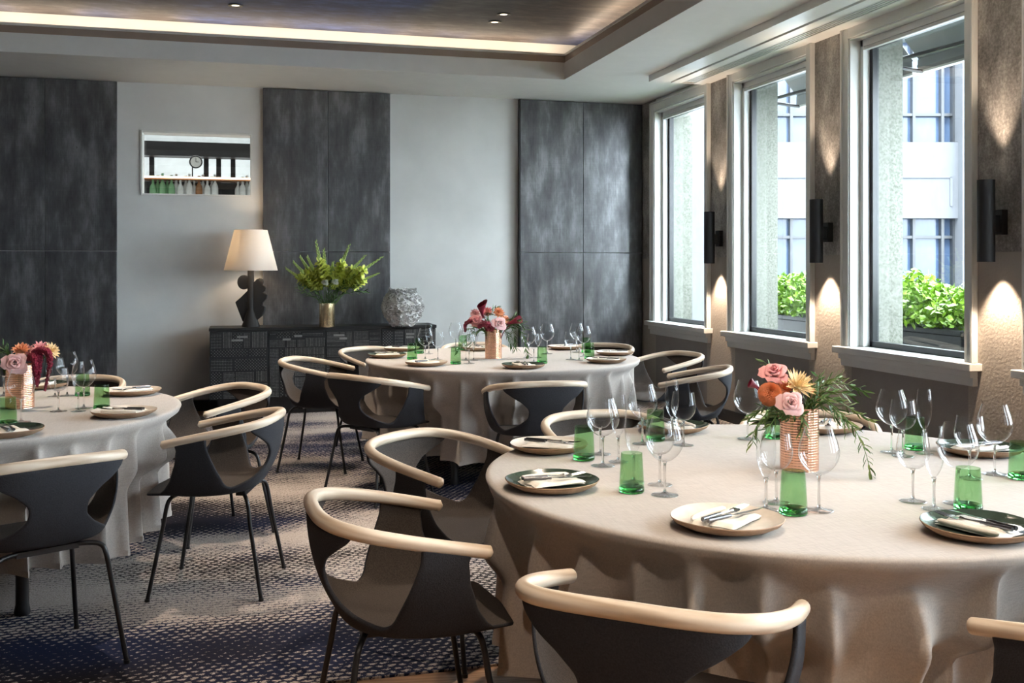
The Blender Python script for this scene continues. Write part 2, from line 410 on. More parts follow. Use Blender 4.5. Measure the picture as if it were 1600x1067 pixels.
# ceiling: soffit with tray opening
TX0, TX1, TY0, TY1 = -4.6, 2.89, -1.4, 8.88
b = MB()
b.box(XL-.2, TX0, YF-.2, YB+.2, ZC, ZC+.10); b.box(TX1, XR+.4, YF-.2, YB+.2, ZC, ZC+.10)
b.box(TX0, TX1, YF-.2, TY0, ZC, ZC+.10); b.box(TX0, TX1, TY1, YB+.2, ZC, ZC+.10)
ceiling = struct(b.obj('ceiling', 'ceiling_paint', smooth=False), 'white soffit around a recessed tray')
ZTOP = 3.44; CV = .22
MB().box(TX0-CV-.1, TX1+CV+.1, TY0-CV-.1, TY1+CV+.1, ZTOP, ZTOP+.08).obj('tray_panel', 'tray', ceiling, smooth=False)['label'] = 'blue and brown clouded painted tray'
b = MB()
for x0, x1, y0, y1 in ((TX0-CV-.1, TX0-CV, TY0-CV, TY1+CV), (TX1+CV, TX1+CV+.1, TY0-CV, TY1+CV), (TX0-CV, TX1+CV, TY0-CV-.1, TY0-CV), (TX0-CV, TX1+CV, TY1+CV, TY1+CV+.1)):
    b.box(x0, x1, y0, y1, ZC+.1, ZTOP)
b.obj('cove_wall', 'ceiling_paint', ceiling, smooth=False)
def ring(mbb, d0, d1, z0, z1, mi=0):
    mbb.box(TX0-d1, TX0-d0, TY0-d1, TY1+d1, z0, z1, mi); mbb.box(TX1+d0, TX1+d1, TY0-d1, TY1+d1, z0, z1, mi)
    mbb.box(TX0-d0, TX1+d0, TY0-d1, TY0-d0, z0, z1, mi); mbb.box(TX0-d0, TX1+d0, TY1+d0, TY1+d1, z0, z1, mi)
b = MB(); ring(b, -.006, .0, ZC-.002, ZC+.155); struct(b.obj('trim_1', 'ceiling_paint', smooth=False, bevel=.002), 'pale fascia around the tray')
b = MB(); ring(b, .004, .03, ZC+.155, ZC+.215); struct(b.obj('trim_2', 'brown_band', smooth=False), 'brown reveal above the fascia')  # brown strip set back between the fascia and the lip
b = MB(); ring(b, -.006, .03, ZC+.215, ZC+.235); struct(b.obj('trim_3', 'trim_white', smooth=False), 'cream lip of the cove')
# cove led strips
g = 'led strips hidden in the ceiling cove'
zz = ZC+.245
for nm, x0, x1, y0, y1 in (('window side', TX1+.07, TX1+.10, TY0, TY1), ('back wall side', TX0, TX1, TY1+.07, TY1+.10), ('far room side', TX0-.10, TX0-.07, TY0, TY1)):
    o = MB().box(x0, x1, y0, y1, ZC+.10, ZC+.112).obj('led_strip', 'led', smooth=False)
    tag(o, 'warm glowing led strip in the ceiling cove, '+nm, 'light strip', g)
def cove(nm, cx, cy, sx, sy, rz):
    lamp(nm, 'AREA', (cx, cy, ZC+.235), COVE_W*max(sx, sy)/4, color=(1, .80, .60), shape='RECTANGLE', size=sx, size_y=sy, rot=(pi, 0, 0))
cove('cove light', TX1+.085, (TY0+TY1)/2, .03, TY1-TY0, 0)
cove('cove light', (TX0+TX1)/2, TY1+.085, TX1-TX0, .03, 0)
cove('cove light', TX0-.085, (TY0+TY1)/2, .03, TY1-TY0, 0)
# bulkhead with slot diffuser along the windows
BX0, BY1, BZ = 3.56, 8.5, ZC-.055
b = MB(); b.box(BX0, 3.74, YF, BY1, BZ, ZC); b.box(3.775, 3.865, YF, BY1, BZ, ZC); b.box(3.74, 3.775, YF, BY1, BZ+.03, ZC)
b.box(3.99, XR, YF, BY1, BZ, ZC); b.box(3.865, 3.99, YF, BY1, BZ+.035, ZC); b.box(3.865, 3.99, BY1-.01, BY1, BZ, ZC)
bulk = struct(b.obj('trim_4', 'trim_white', smooth=False), 'lowered bulkhead above the windows')
b = MB(); b.box(3.741, 3.774, YF, BY1-.12, BZ+.026, BZ+.029); b.box(3.866, 3.989, YF, BY1-.12, BZ+.031, BZ+.034); b.obj('slot_back', 'black_metal', bulk, smooth=False)
for k in range(5):
    x = 3.868+k*.0285
    MB().box(x-.008, x+.008, YF, BY1-.1, BZ-.001, BZ+.02).obj('slat', 'diffuser_alu', bulk, smooth=False)
# downlights in the tray
def downlight(px, py, lab):
    D = FPX*(ZTOP-HC)/(YH-py); X, Y = room((px-800)/FPX*D, D); return X, Y
DL = [(*downlight(368, 8, ''), 'small recessed downlight in the painted tray, nearest the table lamp side'),
      (*downlight(787, 22, ''), 'recessed downlight of the close pair, nearer one'),
      (*downlight(773, 34, ''), 'recessed downlight of the close pair, farther one')]
for X, Y, lb in DL:
    t_ = thing('ceiling_downlight', lb, 'downlight', (X, Y, ZTOP), group='downlights in the painted tray')
    MB().lathe([(.032, -.001), (.034, -.008), (.055, -.010), (.058, -.002), (.058, 0)], 32).obj('trim_ring', 'black_metal', t_)
    MB().lathe([(.0, -.002), (.032, -.002)], 32).obj('lens', 'led', t_)
def spot(X, Y, e, tx=0, ty=0, size=70, blend=.7, z=ZTOP-.03):
    d = Vector((tx, ty, -1)); 
    lamp('downlight and fill beam', 'SPOT', (X, Y, z), e, color=(1, .82, .64), spot_size=radians(size), spot_blend=blend, shadow_soft_size=.04, rot=(-d).to_track_quat('Z', 'Y').to_euler())

# ---------------------------------------------------------------- wall sconces
def sconce(Yc, lab):
    t_ = thing('wall_sconce', lab, 'wall light', (XR-.115, Yc, 1.385), group='black tube wall lights on the piers')
    h = .455
    MB().lathe([(.040, .05), (.040, 0), (.047, 0), (.047, h), (.040, h), (.040, h-.05)], 40).obj('tube', 'sconce_black', t_)
    MB().lathe([(0, .05), (.040, .05)], 24).obj('lower_lens', 'led', t_); MB().lathe([(0, h-.05), (.040, h-.05)], 24).obj('upper_lens', 'led', t_)
    MB().box(.04, .075, -.022, .022, .17, .26).box(.075, .115, -.035, .035, .15, .29).obj('bracket', 'sconce_black', t_, smooth=False, bevel=.003)
    for up in (0, 1):
        lamp('sconce beam', 'SPOT', (.022, 0, h+.004 if up else -.004), SCONCE_W*(1.1 if up else 1.5), t_, color=(1, .78, .58), spot_size=radians(54 if up else 80), spot_blend=.8 if up else .6, shadow_soft_size=.015,
             rot=(pi, 0, 0) if up else (0, 0, 0))
for i, lab in ((0, 'farthest black tube wall light on the narrow pier beside the corner window'), (1, 'black tube wall light on the middle pier between the two larger windows'),
               (2, 'largest black tube wall light on the nearest pier'), (3, None), (4, None)):
    Yc = (wins[i][0]+wins[i+1][1])/2-.01
    sconce(Yc, lab or ('black tube wall light on a pier beyond the nearest window, %s' % ('first' if i == 3 else 'second')))

# ================================================================ TABLES
def camp(x, D, z=0): X, Y = room(x, D); return Vector((X, Y, z))
def camdir(fx, fd): X, Y = room(fx, fd); return Vector((X, Y, 0)).normalized()
RT, ZTAB = .90, .755
TABLES = {'near': camp(.825, 3.01), 'far': camp(-.06, 6.75), 'side': camp(-2.33, 4.25)}
TNAME = {'near': 'nearest table', 'far': 'far table', 'side': 'leftmost table'}
# chairs: table, centre (lateral, depth), facing or None (table centre), label
CH = [
 ('near', (.306, 2.10), (.42, .91), 'dark shell chair with pale wooden rail, seen from behind at bottom centre'),
 ('near', (-.285, 2.745), (.951, .307), 'dark shell chair in the foreground, whole seat in view, left of nearest table'),
 ('near', (-.225, 3.66), (.84, -.54), 'dark shell chair behind the foreground chair, tucked towards the nearest table'),
 ('near', (.415, 4.137), None, 'dark shell chair behind the nearest table, rail curving behind the leftmost wine glasses'),
 ('near', (1.21, 4.15), None, 'dark shell chair mostly hidden behind the copper vase of the nearest table'),
 ('near', (1.22, 2.02), (-.5, .86), 'dark shell chair cut off by the bottom right corner'),
 ('near', (1.98, 3.30), None, 'dark shell chair on the window side of the nearest table'),
 ('far', (-1.29, 6.88), None, 'dark shell chair at the far table, standing nearest in front of the carved cabinet'),
 ('far', (-.79, 6.02), (.643, .766), 'dark shell chair overlapping another at the far table, on its near left side'),
 ('far', (-1.0, 7.65), None, 'dark shell chair behind the left end of the far table'),
 ('far', (-.28, 8.05), None, 'dark shell chair behind the far table, only a pale rail end showing'),
 ('far', (.66, 7.98), None, 'dark shell chair behind the right end of the far table'),
 ('far', (1.07, 7.27), None, 'dark shell chair at the far table, nearest the corner window'),
 ('far', (1.10, 6.32), (-.97, .25), 'dark shell chair at the far table, seen in profile right of its cloth'),
 ('far', (.13, 5.72), (-.22, .97), 'dark shell chair seen from behind at the near side of the far table'),
 ('side', (-1.246, 4.33), (-1, -.02), 'dark shell chair drawn up right of the leftmost table, front one of two'),
 ('side', (-1.53, 5.19), (-.75, -.66), 'dark shell chair right of the leftmost table, rear one of two'),
 ('side', (-1.633, 3.479), (-.69, .73), 'dark shell chair seen from behind in front of the leftmost table'),
 ('side', (-2.42, 5.55), None, 'dark shell chair behind the leftmost table, rail showing past the wine glasses'),
]
CH = [(t, camp(*c), (camdir(*f) if f else (TABLES[t]-camp(*c)).normalized()), lab) for t, c, f, lab in CH]

def smooth(x): x = max(0, min(1, x)); return x*x*(3-2*x)
def tablecloth(key, seed):
    rnd = random.Random(seed); c = TABLES[key]
    n = 28; ridges = []; a = rnd.random()
    for k in range(n):
        a += 2*pi/n*rnd.uniform(.7, 1.3); ridges.append((a, rnd.uniform(.55, 1.1), rnd.uniform(.030, .050), rnd.choice((0, 0, .1, .3, .6))))
    tot = ridges[-1][0]+2*pi/n*1.0-ridges[0][0]; a0 = ridges[0][0]
    ridges = [((r[0]-a0)/tot*2*pi, *r[1:]) for r in ridges]
    ch = [(p-c) for t, p, f, l in CH if t == key]
    chp = [(atan2(v.y, v.x), v.length) for v in ch]
    def dang(x, y): return abs((x-y+pi) % (2*pi)-pi)
    def R(th, t):
        v = 0
        for (ra, am, wd, st) in ridges:
            d = dang(th, ra)
            if d < .4:
                g_ = 1-exp(-max(0, t-st*.22)/.10); v = max(v, am*g_*exp(-sqrt((d/(wd*(.75+.45*t)))**2+.03)+.17)) if False else v+am*g_*exp(-sqrt((d/(wd*(.75+.45*t)))**2+.03)+.17)
        dep = .135*(1-exp(-t/.17))
        r = RT+.006-dep+min(1.15, v)*dep+.030*t*min(1.2, v) + .006*sin(th*9+seed)*t
        if t > .12:
            for ca, cd in chp:
                d = dang(th, ca); k = smooth(1-(d-.16)/.32)*smooth((t-.34)/.2); r -= k*max(0, .925-(cd-.285))
        return r
    NT, hem = 420, .215
    rows = []
    for rr in (0.02, .3, .6, .8, .87): rows.append(('t', rr))
    m = MB(); vs = []; fs = []
    spec = [(rr, ZTAB, None) for rr in (.02, .25, .5, .7, .82, .87)]+[(.888, ZTAB-.0005, None), (.897, ZTAB-.002, None), (.9015, ZTAB-.0055, None), (.903, ZTAB-.011, None)]
    NS = 30
    for rr, z, _ in spec:
        for k in range(NT):
            th = 2*pi*k/NT; vs.append((rr*cos(th), rr*sin(th), z+(.0012*sin(th*5+rr*20) if rr < .86 else 0)))
    for j in range(1, NS+1):
        t = j/NS
        for k in range(NT):
            th = 2*pi*k/NT; r = R(th, t); r = r*min(1, t*12)+.903*(1-min(1, t*12))
            vs.append((r*cos(th), r*sin(th), ZTAB-.011-(ZTAB-.011-hem-.012*sin(th*3+seed))*t))
    nr = len(spec)+NS
    for j in range(nr-1):
        for k in range(NT): fs.append((j*NT+k, (j+1)*NT+k, (j+1)*NT+(k+1) % NT, j*NT+(k+1) % NT))
    vs.append((0, 0, ZTAB))
    for k in range(NT): fs.append((len(vs)-1, k, (k+1) % NT))
    m.add(vs, fs); o = m.obj('tablecloth', 'linen', angle=180, loc=(c.x, c.y, 0))
    # hem band
    hb = MB(); 
    def hf(u, v):
        th = 2*pi*u; r = R(th, 1)+.0015; return (r*cos(th), r*sin(th), hem+.012*sin(th*3+seed)+.022*v)
    hb.grid(hf, NT, 1, closed=True); hb.obj('hem', 'linen', o)
    return o
tag(tablecloth('near', 3), 'oatmeal linen cloth to the floor on the nearest round table', 'tablecloth', 'linen tablecloths')
tag(tablecloth('far', 5), 'oatmeal linen cloth on the far round table before the corner', 'tablecloth', 'linen tablecloths')
tag(tablecloth('side', 11), 'oatmeal linen cloth on the leftmost round table, cut by the frame', 'tablecloth', 'linen tablecloths')
for k, c in TABLES.items():
    t_ = thing('round_table', 'round folding table hidden beneath the cloth of the %s' % TNAME[k], 'table', (c.x, c.y, 0), group='round dining tables')
    MB().lathe([(0, .715), (.875, .715), (.88, .72), (.88, .74), (.875, .745), (0, .745)], 48).obj('tabletop', 'floor_oak', t_)
    for q in range(4):
        a = q*pi/2+.7
        MB().lathe([(.026, 0), (.03, .02), (.024, .05), (.024, .714)], 16, cx=.52*cos(a), cy=.52*sin(a), cap0=True).obj('leg', 'black_metal', t_)

# ================================================================ CHAIR
RAILP = [(0, -.250, .718), (.107, -.243, .716), (.186, -.215, .710), (.239, -.155, .699), (.264, -.07, .683), (.269, .03, .663), (.260, .165, .635)]
RS = catmull(RAILP, 96)
def Rp(u):                # u in 0..1, back centre -> tip
    x = u*96; i = min(95, int(x)); return RS[i].lerp(RS[i+1], x-i)
SEATP = [(0, -.165, .440), (.09, -.158, .439), (.155, -.12, .435), (.195, -.05, .430), (.213, .05, .429), (.213, .15, .434), (.182, .250, .428)]
SS = catmull(SEATP, 96)
def Sp(u):
    x = u*96; i = min(95, int(x)); return SS[i].lerp(SS[i+1], x-i)
def interp(tab, h):
    for (a, x), (b_, y) in zip(tab, tab[1:]):
        if h <= b_:
            t = (h-a)/(b_-a); t = t*t*(3-2*t)*.5+t*.5; return x+(y-x)*t
    return tab[-1][1]
H0 = .10
AT = [(0, .43), (H0, .43), (.14, .36), (.19, .28), (.27, .195), (.38, .14), (.54, .135), (.68, .20), (.82, .32), (.92, .405), (1, .45)]
BT = [(0, .43), (H0, .43), (.15, .48), (.21, .51), (.30, .54), (.42, .58), (.56, .625), (.70, .67), (.82, .71), (.92, .735), (1, .752)]
FT = [(0, .90), (.12, .875), (.3, .86), (.6, .87), (.85, .90), (1, .93)]
HS = [0, .05, .08, H0, .115, .14, .16, .18, .21, .25, .30, .36, .42, .49, .56, .63, .70, .76, .82, .87, .92, .96, 1.0]
def Wp(u, h):
    s_, r = Sp(u), Rp(u)
    k = h**.80; kz = .25*h+.75*h**1.05
    # bowl: leaves the seat sideways, then rises to the rail
    bow = sin(pi*min(1, h))*.018
    out = Vector((s_.x, s_.y+.02, 0)); out = out.normalized() if out.length > 1e-5 else Vector((0, -1, 0))
    p = s_.lerp(r, k); p += out*bow
    z0 = s_.z; z1 = r.z-.010
    p.z = z0+(z1-z0)*kz
    return p
NB, NSD = 9, 7
def half_rows(sx):
    me_v = []; me_f = []
    def put(rowpts): 
        i = len(me_v); me_v.extend(rowpts); return list(range(i, i+len(rowpts)))
    prev = None
    # wall
    for h in HS:
        a, b_, F = interp(AT, h), interp(BT, h), interp(FT, h)
        A = put([(sx*(q := Wp(a*i/NB, h)).x, q.y, q.z) for i in range(NB+1)])
        B = put([(sx*(q := Wp(b_+(F-b_)*i/NSD, h)).x, q.y, q.z) for i in range(NSD+1)])
        if prev:
            for P0, P1 in ((prev[0], A), (prev[1], B)):
                for i in range(len(P0)-1):
                    f = (P0[i], P0[i+1], P1[i+1], P1[i]); me_f.append(f if sx > 0 else f[::-1])
        prev = (A, B)
    # seat
    F0 = interp(FT, 0)
    us = [.43*i/NB for i in range(NB+1)]+[.43+(F0-.43)*i/NSD for i in range(1, NSD+1)]+[F0+(1-F0)*i/3 for i in range(1, 4)]
    prev = None
    for t in (0, .3, .6, .85, 1):
        row = []
        for u in us:
            e = Sp(u); cy_ = -.12+.388*smooth(u)*.5+.388*u*.5
            cz = .434-.008*sin(pi*u)-.010*max(0, u-.8)/.2
            c_ = Vector((0, cy_, cz)); p = c_.lerp(e, t); p.z = cz+(e.z-cz)*t**2.2
            row.append((sx*p.x, p.y, p.z))
        R_ = put(row)
        if prev:
            for i in range(len(us)-1):
                f = (prev[i], prev[i+1], R_[i+1], R_[i]); me_f.append(f if sx > 0 else f[::-1])
        prev = R_
    return me_v, me_f
def make_shell():
    import bmesh
    m = MB()
    for sx in (1, -1):
        v, f = half_rows(sx); m.add(v, f)
    me = m.mesh('shell', ['seat_fabric', 'shell_fabric'], True, 180)
    bm = bmesh.new(); bm.from_mesh(me); bmesh.ops.remove_doubles(bm, verts=bm.verts, dist=.0006)
    bmesh.ops.recalc_face_normals(bm, faces=bm.faces)
    # inner side must face up/in: check seat face
    up = [f for f in bm.faces if abs(f.calc_center_median().x) < .1 and abs(f.calc_center_median().y) < .1]
    if up and sum(f.normal.z for f in up) < 0: bmesh.ops.reverse_faces(bm, faces=bm.faces)
    bm.to_mesh(me); bm.free(); me.polygons.foreach_set('use_smooth', [True]*len(me.polygons))
    return me
SHELL = make_shell()
# bake solidify + subdivision once, so that all copies share one mesh
tmp = bpy.data.objects.new('tmp', SHELL); COL.objects.link(tmp)
sm = tmp.modifiers.new('s', 'SOLIDIFY'); sm.thickness = .013; sm.offset = -1; sm.material_offset = 1; sm.material_offset_rim = 1
sb = tmp.modifiers.new('u', 'SUBSURF'); sb.levels = 1; sb.render_levels = 1
dg = bpy.context.evaluated_depsgraph_get(); SHELL2 = bpy.data.meshes.new_from_object(tmp.evaluated_get(dg), depsgraph=dg)
bpy.data.objects.remove(tmp); SHELL2.name = 'shell'
def make_rail():
    full = [Vector((-p.x, p.y, p.z)) for p in RS[::-1]][:-1]+list(RS)
    L = [0]
    for a, b_ in zip(full, full[1:]): L.append(L[-1]+(b_-a).length)
    n = 16; vs = []; fs = []; uvs = []
    N = len(full); r0 = .0172
    def prof(i):
        d = min(L[i], L[-1]-L[i]); return r0*sqrt(max(.0, 1-(1-min(1, d/.010))**2)) if d < .010 else r0*(1+.10*sin(pi*L[i]/L[-1]))
    idx = list(range(0, N, 2)); idx = sorted(set(idx+[1, 2, 3, N-4, N-3, N-2, N-1]))
    for i in idx:
        p = full[i]; d = (full[min(i+1, N-1)]-full[max(i-1, 0)]).normalized()
        a = d.cross(Vector((0, 0, 1))).normalized(); b_ = a.cross(d); r = max(.004, prof(i))
        for k in range(n):
            t = 2*pi*k/n; vs.append(p+a*cos(t)*r+b_*sin(t)*r*1.0); uvs.append((L[i]*1.2, k/n*.35 if k <= n/2 else (1-k/n)*.35))
    for j in range(len(idx)-1):
        for k in range(n): fs.append((j*n+k, j*n+(k+1) % n, (j+1)*n+(k+1) % n, (j+1)*n+k))
    fs.append(tuple(range(n-1, -1, -1))); q = (len(idx)-1)*n; fs.append(tuple(q+k for k in range(n)))
    m = MB(); m.add(vs, fs); me = m.mesh('rail', 'ash', True, 60)
    uv = me.uv_layers.new(name='UVMap')
    for lp in me.loops: uv.data[lp.index].uv = uvs[lp.vertex_index]
    return me
RAIL = make_rail()
def leg_mesh(sx, sy):
    pts = catmull([(sx*.06, sy*.115, .412), (sx*.135, sy*.14, .410), (sx*.168, sy*.155, .400), (sx*.180, sy*.165, .37), (sx*.190, sy*.175, .30)], 14)+[Vector((sx*.225, sy*.228, .006))]
    return MB().tube(pts, .0085, 10).lathe([(.0, 0), (.0105, 0), (.0105, .012), (.0, .012)], 10, cx=sx*.225, cy=sy*.228).mesh('leg', 'black_metal')
LEGS = [leg_mesh(a, b_) for a in (-1, 1) for b_ in (-1, 1)]
BRK = MB().box(-.10, .10, -.135, -.095, .398, .416).box(-.10, .10, .095, .135, .398, .416).box(-.02, .02, -.1, .1, .400, .414).mesh('seat_bracket', 'black_metal', False)
def copy_tree(o, parent=None):
    c = o.copy(); COL.objects.link(c)
    if parent is not None: c.parent = parent
    for ch in [x for x in bpy.data.objects if x.parent == o]: copy_tree(ch, c)
    return c
KIDS = {}
def place(root, loc, rz, label, group=None, first=[]):
    """first use moves the original, later ones copy it with its parts"""
    if root.name not in KIDS:
        KIDS[root.name] = [(x, [y for y in bpy.data.objects if y.parent == x]) for x in bpy.data.objects if x.parent == root]; r = root
    else:
        r = root.copy(); COL.objects.link(r)
        for x, ys in KIDS[root.name]:
            c = x.copy(); COL.objects.link(c); c.parent = r
            for y in ys:
                d = y.copy(); COL.objects.link(d); d.parent = c
    r.location = loc; r.rotation_euler = (0, 0, rz); r['label'] = label
    if group: r['group'] = group
    return r
chair = thing('dining_chair', 'x', 'chair')
link('armrest_rail', RAIL, chair)['label'] = 'bent pale ash wood rail'
link('seat_shell', SHELL2, chair)['label'] = 'charcoal upholstered shell, brown inside'
for me in LEGS: link('leg', me, chair)
link('seat_bracket', BRK, chair)
for t, p, f, lab in CH:
    place(chair, (p.x, p.y, .008), atan2(f.y, f.x)-pi/2, lab, 'dark shell chairs with pale wooden rails')

# ================================================================ TABLEWARE
# stemware prototypes: bowl (thin crystal), stem, foot
def stemware(name, cat, h, stem_h, prof, foot):
    t_ = thing(name, 'x', cat)
    MB().lathe(catmull2(prof, stem_h, h), 32).obj('bowl', 'crystal', t_, angle=180)
    MB().lathe([(.0, .006), (.0042, .009), (.0034, .02), (.0031, stem_h*.6), (.0034, stem_h-.012), (.0044, stem_h-.004), (.0062, stem_h+.0005), (.003, stem_h+.002), (0, stem_h+.002)], 14).obj('stem', 'stem_glass', t_, angle=180)
    MB().lathe([(0, .0), (foot-.001, .0), (foot, .001), (foot-.004, .0022), (.012, .0045), (.004, .010), (0, .010)], 32).obj('foot', 'foot_glass', t_, angle=180)
    return t_
def catmull2(prof, z0, z1):
    P = [Vector((r, z0+(z1-z0)*t, 0)) for r, t in prof]; q = catmull(P, 18); return [(max(0, p.x), p.y) for p in q]
RED = stemware('red_wine_glass', 'wine glass', .205, .088, [(.002, 0), (.022, .06), (.042, .24), (.050, .45), (.046, .68), (.039, .86), (.034, 1)], .037)
WHITE = stemware('white_wine_glass', 'wine glass', .180, .083, [(.002, 0), (.022, .07), (.037, .27), (.0415, .5), (.038, .78), (.035, 1)], .035)
FLUTE = stemware('champagne_flute', 'champagne flute', .208, .078, [(.002, 0), (.012, .09), (.021, .27), (.0245, .5), (.023, .78), (.020, 1)], .031)
TUMB = thing('green_tumbler', 'x', 'tumbler')
MB().lathe([(.0335, .012), (.033, .03), (.0305, .075), (.0285, .105), (.0272, .105), (.029, .075), (.031, .03), (.031, .017)], 32).obj('glass_wall', 'green_wall', TUMB, angle=60)
MB().lathe([(0, 0), (.031, 0), (.034, .003), (.0338, .012), (.030, .016), (0, .012)], 32).obj('thick_base', 'green_base', TUMB, angle=60)
def plate_proto(glaze):
    t_ = thing('dinner_plate', 'x', 'plate')
    n = 48; rnd = random.Random(4 if glaze == 'glaze_green' else 9)
    def body(prof):
        vs = []; fs = []
        for r, z in prof:
            for k in range(n):
                a = 2*pi*k/n; q = r*(1+.012*sin(2*a+1)+.006*sin(5*a)+.003*sin(11*a)); vs.append((q*cos(a), q*sin(a), z+(.0012*sin(3*a) if r > .1 else 0)))
        for j in range(len(prof)-1):
            for k in range(n): fs.append((j*n+k, j*n+(k+1) % n, (j+1)*n+(k+1) % n, (j+1)*n+k))
        return vs, fs
    v, f = body([(0, .0), (.085, 0), (.10, .004), (.122, .015), (.1295, .0245), (.1285, .0262)]); MB().add(v, f).obj('clay_underside', 'clay', t_, angle=60)
    v, f = body([(.1285, .0262), (.1265, .0255), (.120, .0195), (.098, .011), (.05, .009), (0, .009)]); MB().add(v, f).obj('glazed_top', glaze, t_, angle=60)
    return t_
PL = {'g': plate_proto('glaze_green'), 'c': plate_proto('glaze_cream')}
def napkin_mesh():
    m = MB()
    # folded napkin: two offset soft layers with a rolled long edge
    def layer(x0, x1, y0, y1, z, th, sk, amp):
        def top(u, v):
            e = min(u, 1-u, v*1.0, 1-v); r = smooth(min(1, e*12))
            x = x0+(x1-x0)*u+sk*(v-.5); y = y0+(y1-y0)*v+.003*sin(u*9+z*90)
            return (x, y, z+th*r+amp*sin(u*5+v*3)*r+.002*sin(v*11)*r)
        m.grid(top, 14, 14)
        def bot(u, v):
            p = top(1-u, v); return (p[0], p[1], z)
        m.grid(bot, 2, 2)
    layer(-.052, .040, -.080, .080, .013, .006, .012, .0015)
    layer(-.036, .054, -.074, .082, .018, .006, -.014, .0015)
    m.tube(catmull([(-.050, -.074, .023), (-.056, -.03, .0235), (-.053, .03, .0235), (-.046, .074, .023)], 12), [.003]+[.0068]*11+[.003], 8)
    return m.mesh('napkin', 'napkin', True, 60)
NAP = link('folded_napkin', napkin_mesh()); tag(NAP, 'x', 'napkin')
def fork_proto():
    t_ = thing('table_fork', 'x', 'fork'); z = .0300
    m = MB(); m.tube(catmull([(0, -.01, z), (0, .02, z-.001), (0, .04, z-.001)], 6), [.0035, .0028, .0022, .0022, .0025, .0035, .005], 8)
    def neck(u, v): return ((u-.5)*(.010+.011*smooth(v*1.2)), .038+.025*v, z-.001-.003*sin(pi*v)+.0015)
    m.grid(neck, 4, 5); m.grid(lambda u, v: (lambda p: (-p[0], p[1], p[2]-.0015))(neck(u, v)), 4, 5)
    for k in range(4):
        x = -.0087+k*.0058
        m.tube([(x, .062, z-.0015), (x, .082, z-.0005), (x*.96, .104, z+.003)], [.0017, .0016, .0009], 6)
    m.obj('fork_head', 'steel', t_); MB().tube([(0, -.085, z), (0, -.01, z)], [.0052, .0040], 12).obj('handle', 'handle_steel', t_); return t_
def knife_proto():
    t_ = thing('table_knife', 'x', 'knife'); z = .0300
    prof = [(0, -.02), (.0015, .0), (.009, .012), (.010, .06), (.008, .09), (.001, .108), (0, .1)]
    vs = [(x-.004, y, z+.0008) for x, y in prof]+[(x-.004, y, z-.0006) for x, y in prof]; n = len(prof)
    m = MB(); m.add(vs, [tuple(range(n)), tuple(range(2*n-1, n-1, -1))]+[(i, i+n, (i+1) % n+n, (i+1) % n) for i in range(n)])
    m.obj('blade', 'steel', t_, smooth=False); MB().tube([(0, -.085, z), (0, -.008, z)], [.0052, .0042], 12).obj('handle', 'handle_steel', t_); return t_
FORK, KNIFE = fork_proto(), knife_proto()
KIND = {'r': (RED, 'balloon red wine glass'), 'w': (WHITE, 'medium white wine glass'), 'f': (FLUTE, 'slim champagne flute')}
def setting(tab, where, plate=None, kind='c', tumb=None, glasses=(), swing=0, cut=True):
    c = TABLES[tab]; tn = TNAME[tab]
    if plate:
        p = Vector(at_z(*plate, ZTAB+.010)); d = c-p; a = atan2(d.y, d.x)-pi/2+swing
        col = {'g': 'dark green glazed', 'c': 'cream glazed'}[kind]
        place(PL[kind], (p.x, p.y, ZTAB+.001), a, '%s stoneware plate on the %s, %s' % (col, tn, where), 'stoneware dinner plates')
        place(NAP, (p.x, p.y, ZTAB+.001), a+.1, 'folded cream napkin, %s, %s' % (tn, where), 'folded napkins')
        q = Matrix.Rotation(a, 3, 'Z')
        for pr, dx, w_, da in ((FORK, -.012, 'fork', .06), (KNIFE, .016, 'knife', -.10)):
            o = q @ Vector((dx, 0, 0)); place(pr, (p.x+o.x, p.y+o.y, ZTAB+.0015), a+da, 'dark handled steel %s on the napkin, %s, %s' % (w_, tn, where), 'cutlery on the plates')
    if tumb:
        X, Y, Z = at_z(*tumb, ZTAB); place(TUMB, (X, Y, ZTAB+.001), random.random()*6, 'green glass tumbler on the %s, %s' % (tn, where), 'green tumblers')
    for k, x, y in glasses:
        X, Y, Z = at_z(x, y, ZTAB); pr, nm = KIND[k]; place(pr, (X, Y, ZTAB+.001), 0, '%s on the %s, %s' % (nm, tn, where), 'stemmed glasses')
# nearest table
setting('near', 'beside the leftmost green plate', (862.7, 757), 'g', (987, 769), (('f', 990, 754), ('w', 1031, 758), ('r', 1038.6, 774)))
setting('near', 'at its second place from the left', (858, 699), 'c', (912.5, 718.5), (('r', 942, 728), ('w', 938, 710), ('f', 966, 722)), cut=True)
setting('near', 'front place below the copper vase', (1136, 817), 'c', (1239.6, 803), (('r', 1279.5, 798), ('w', 1213, 786), ('f', 1197, 797)), swing=-.35)
setting('near', 'front right place', (1531, 828), 'g', (1512.6, 797), (('w', 1426.5, 784), ('f', 1459.5, 796), ('r', 1497, 787)), swing=.2)
setting('near', 'right of the vase at the back', (1290, 669), 'c', (1210, 685), (('r', 1168.5, 686), ))
setting('near', 'far right place', (1530, 704), 'g', (1595, 748), (('w', 1515, 748), ('r', 1554, 741.5)))
setting('near', 'back right place', None, 'g', (1430, 702), (('r', 1393.5, 707), ('w', 1411, 713), ('f', 1444, 709)))
setting('near', 'back left place', (1052, 669), 'g', (1024, 688), (('w', 1068, 696), ('r', 1004, 694), ('f', 1050, 687)))
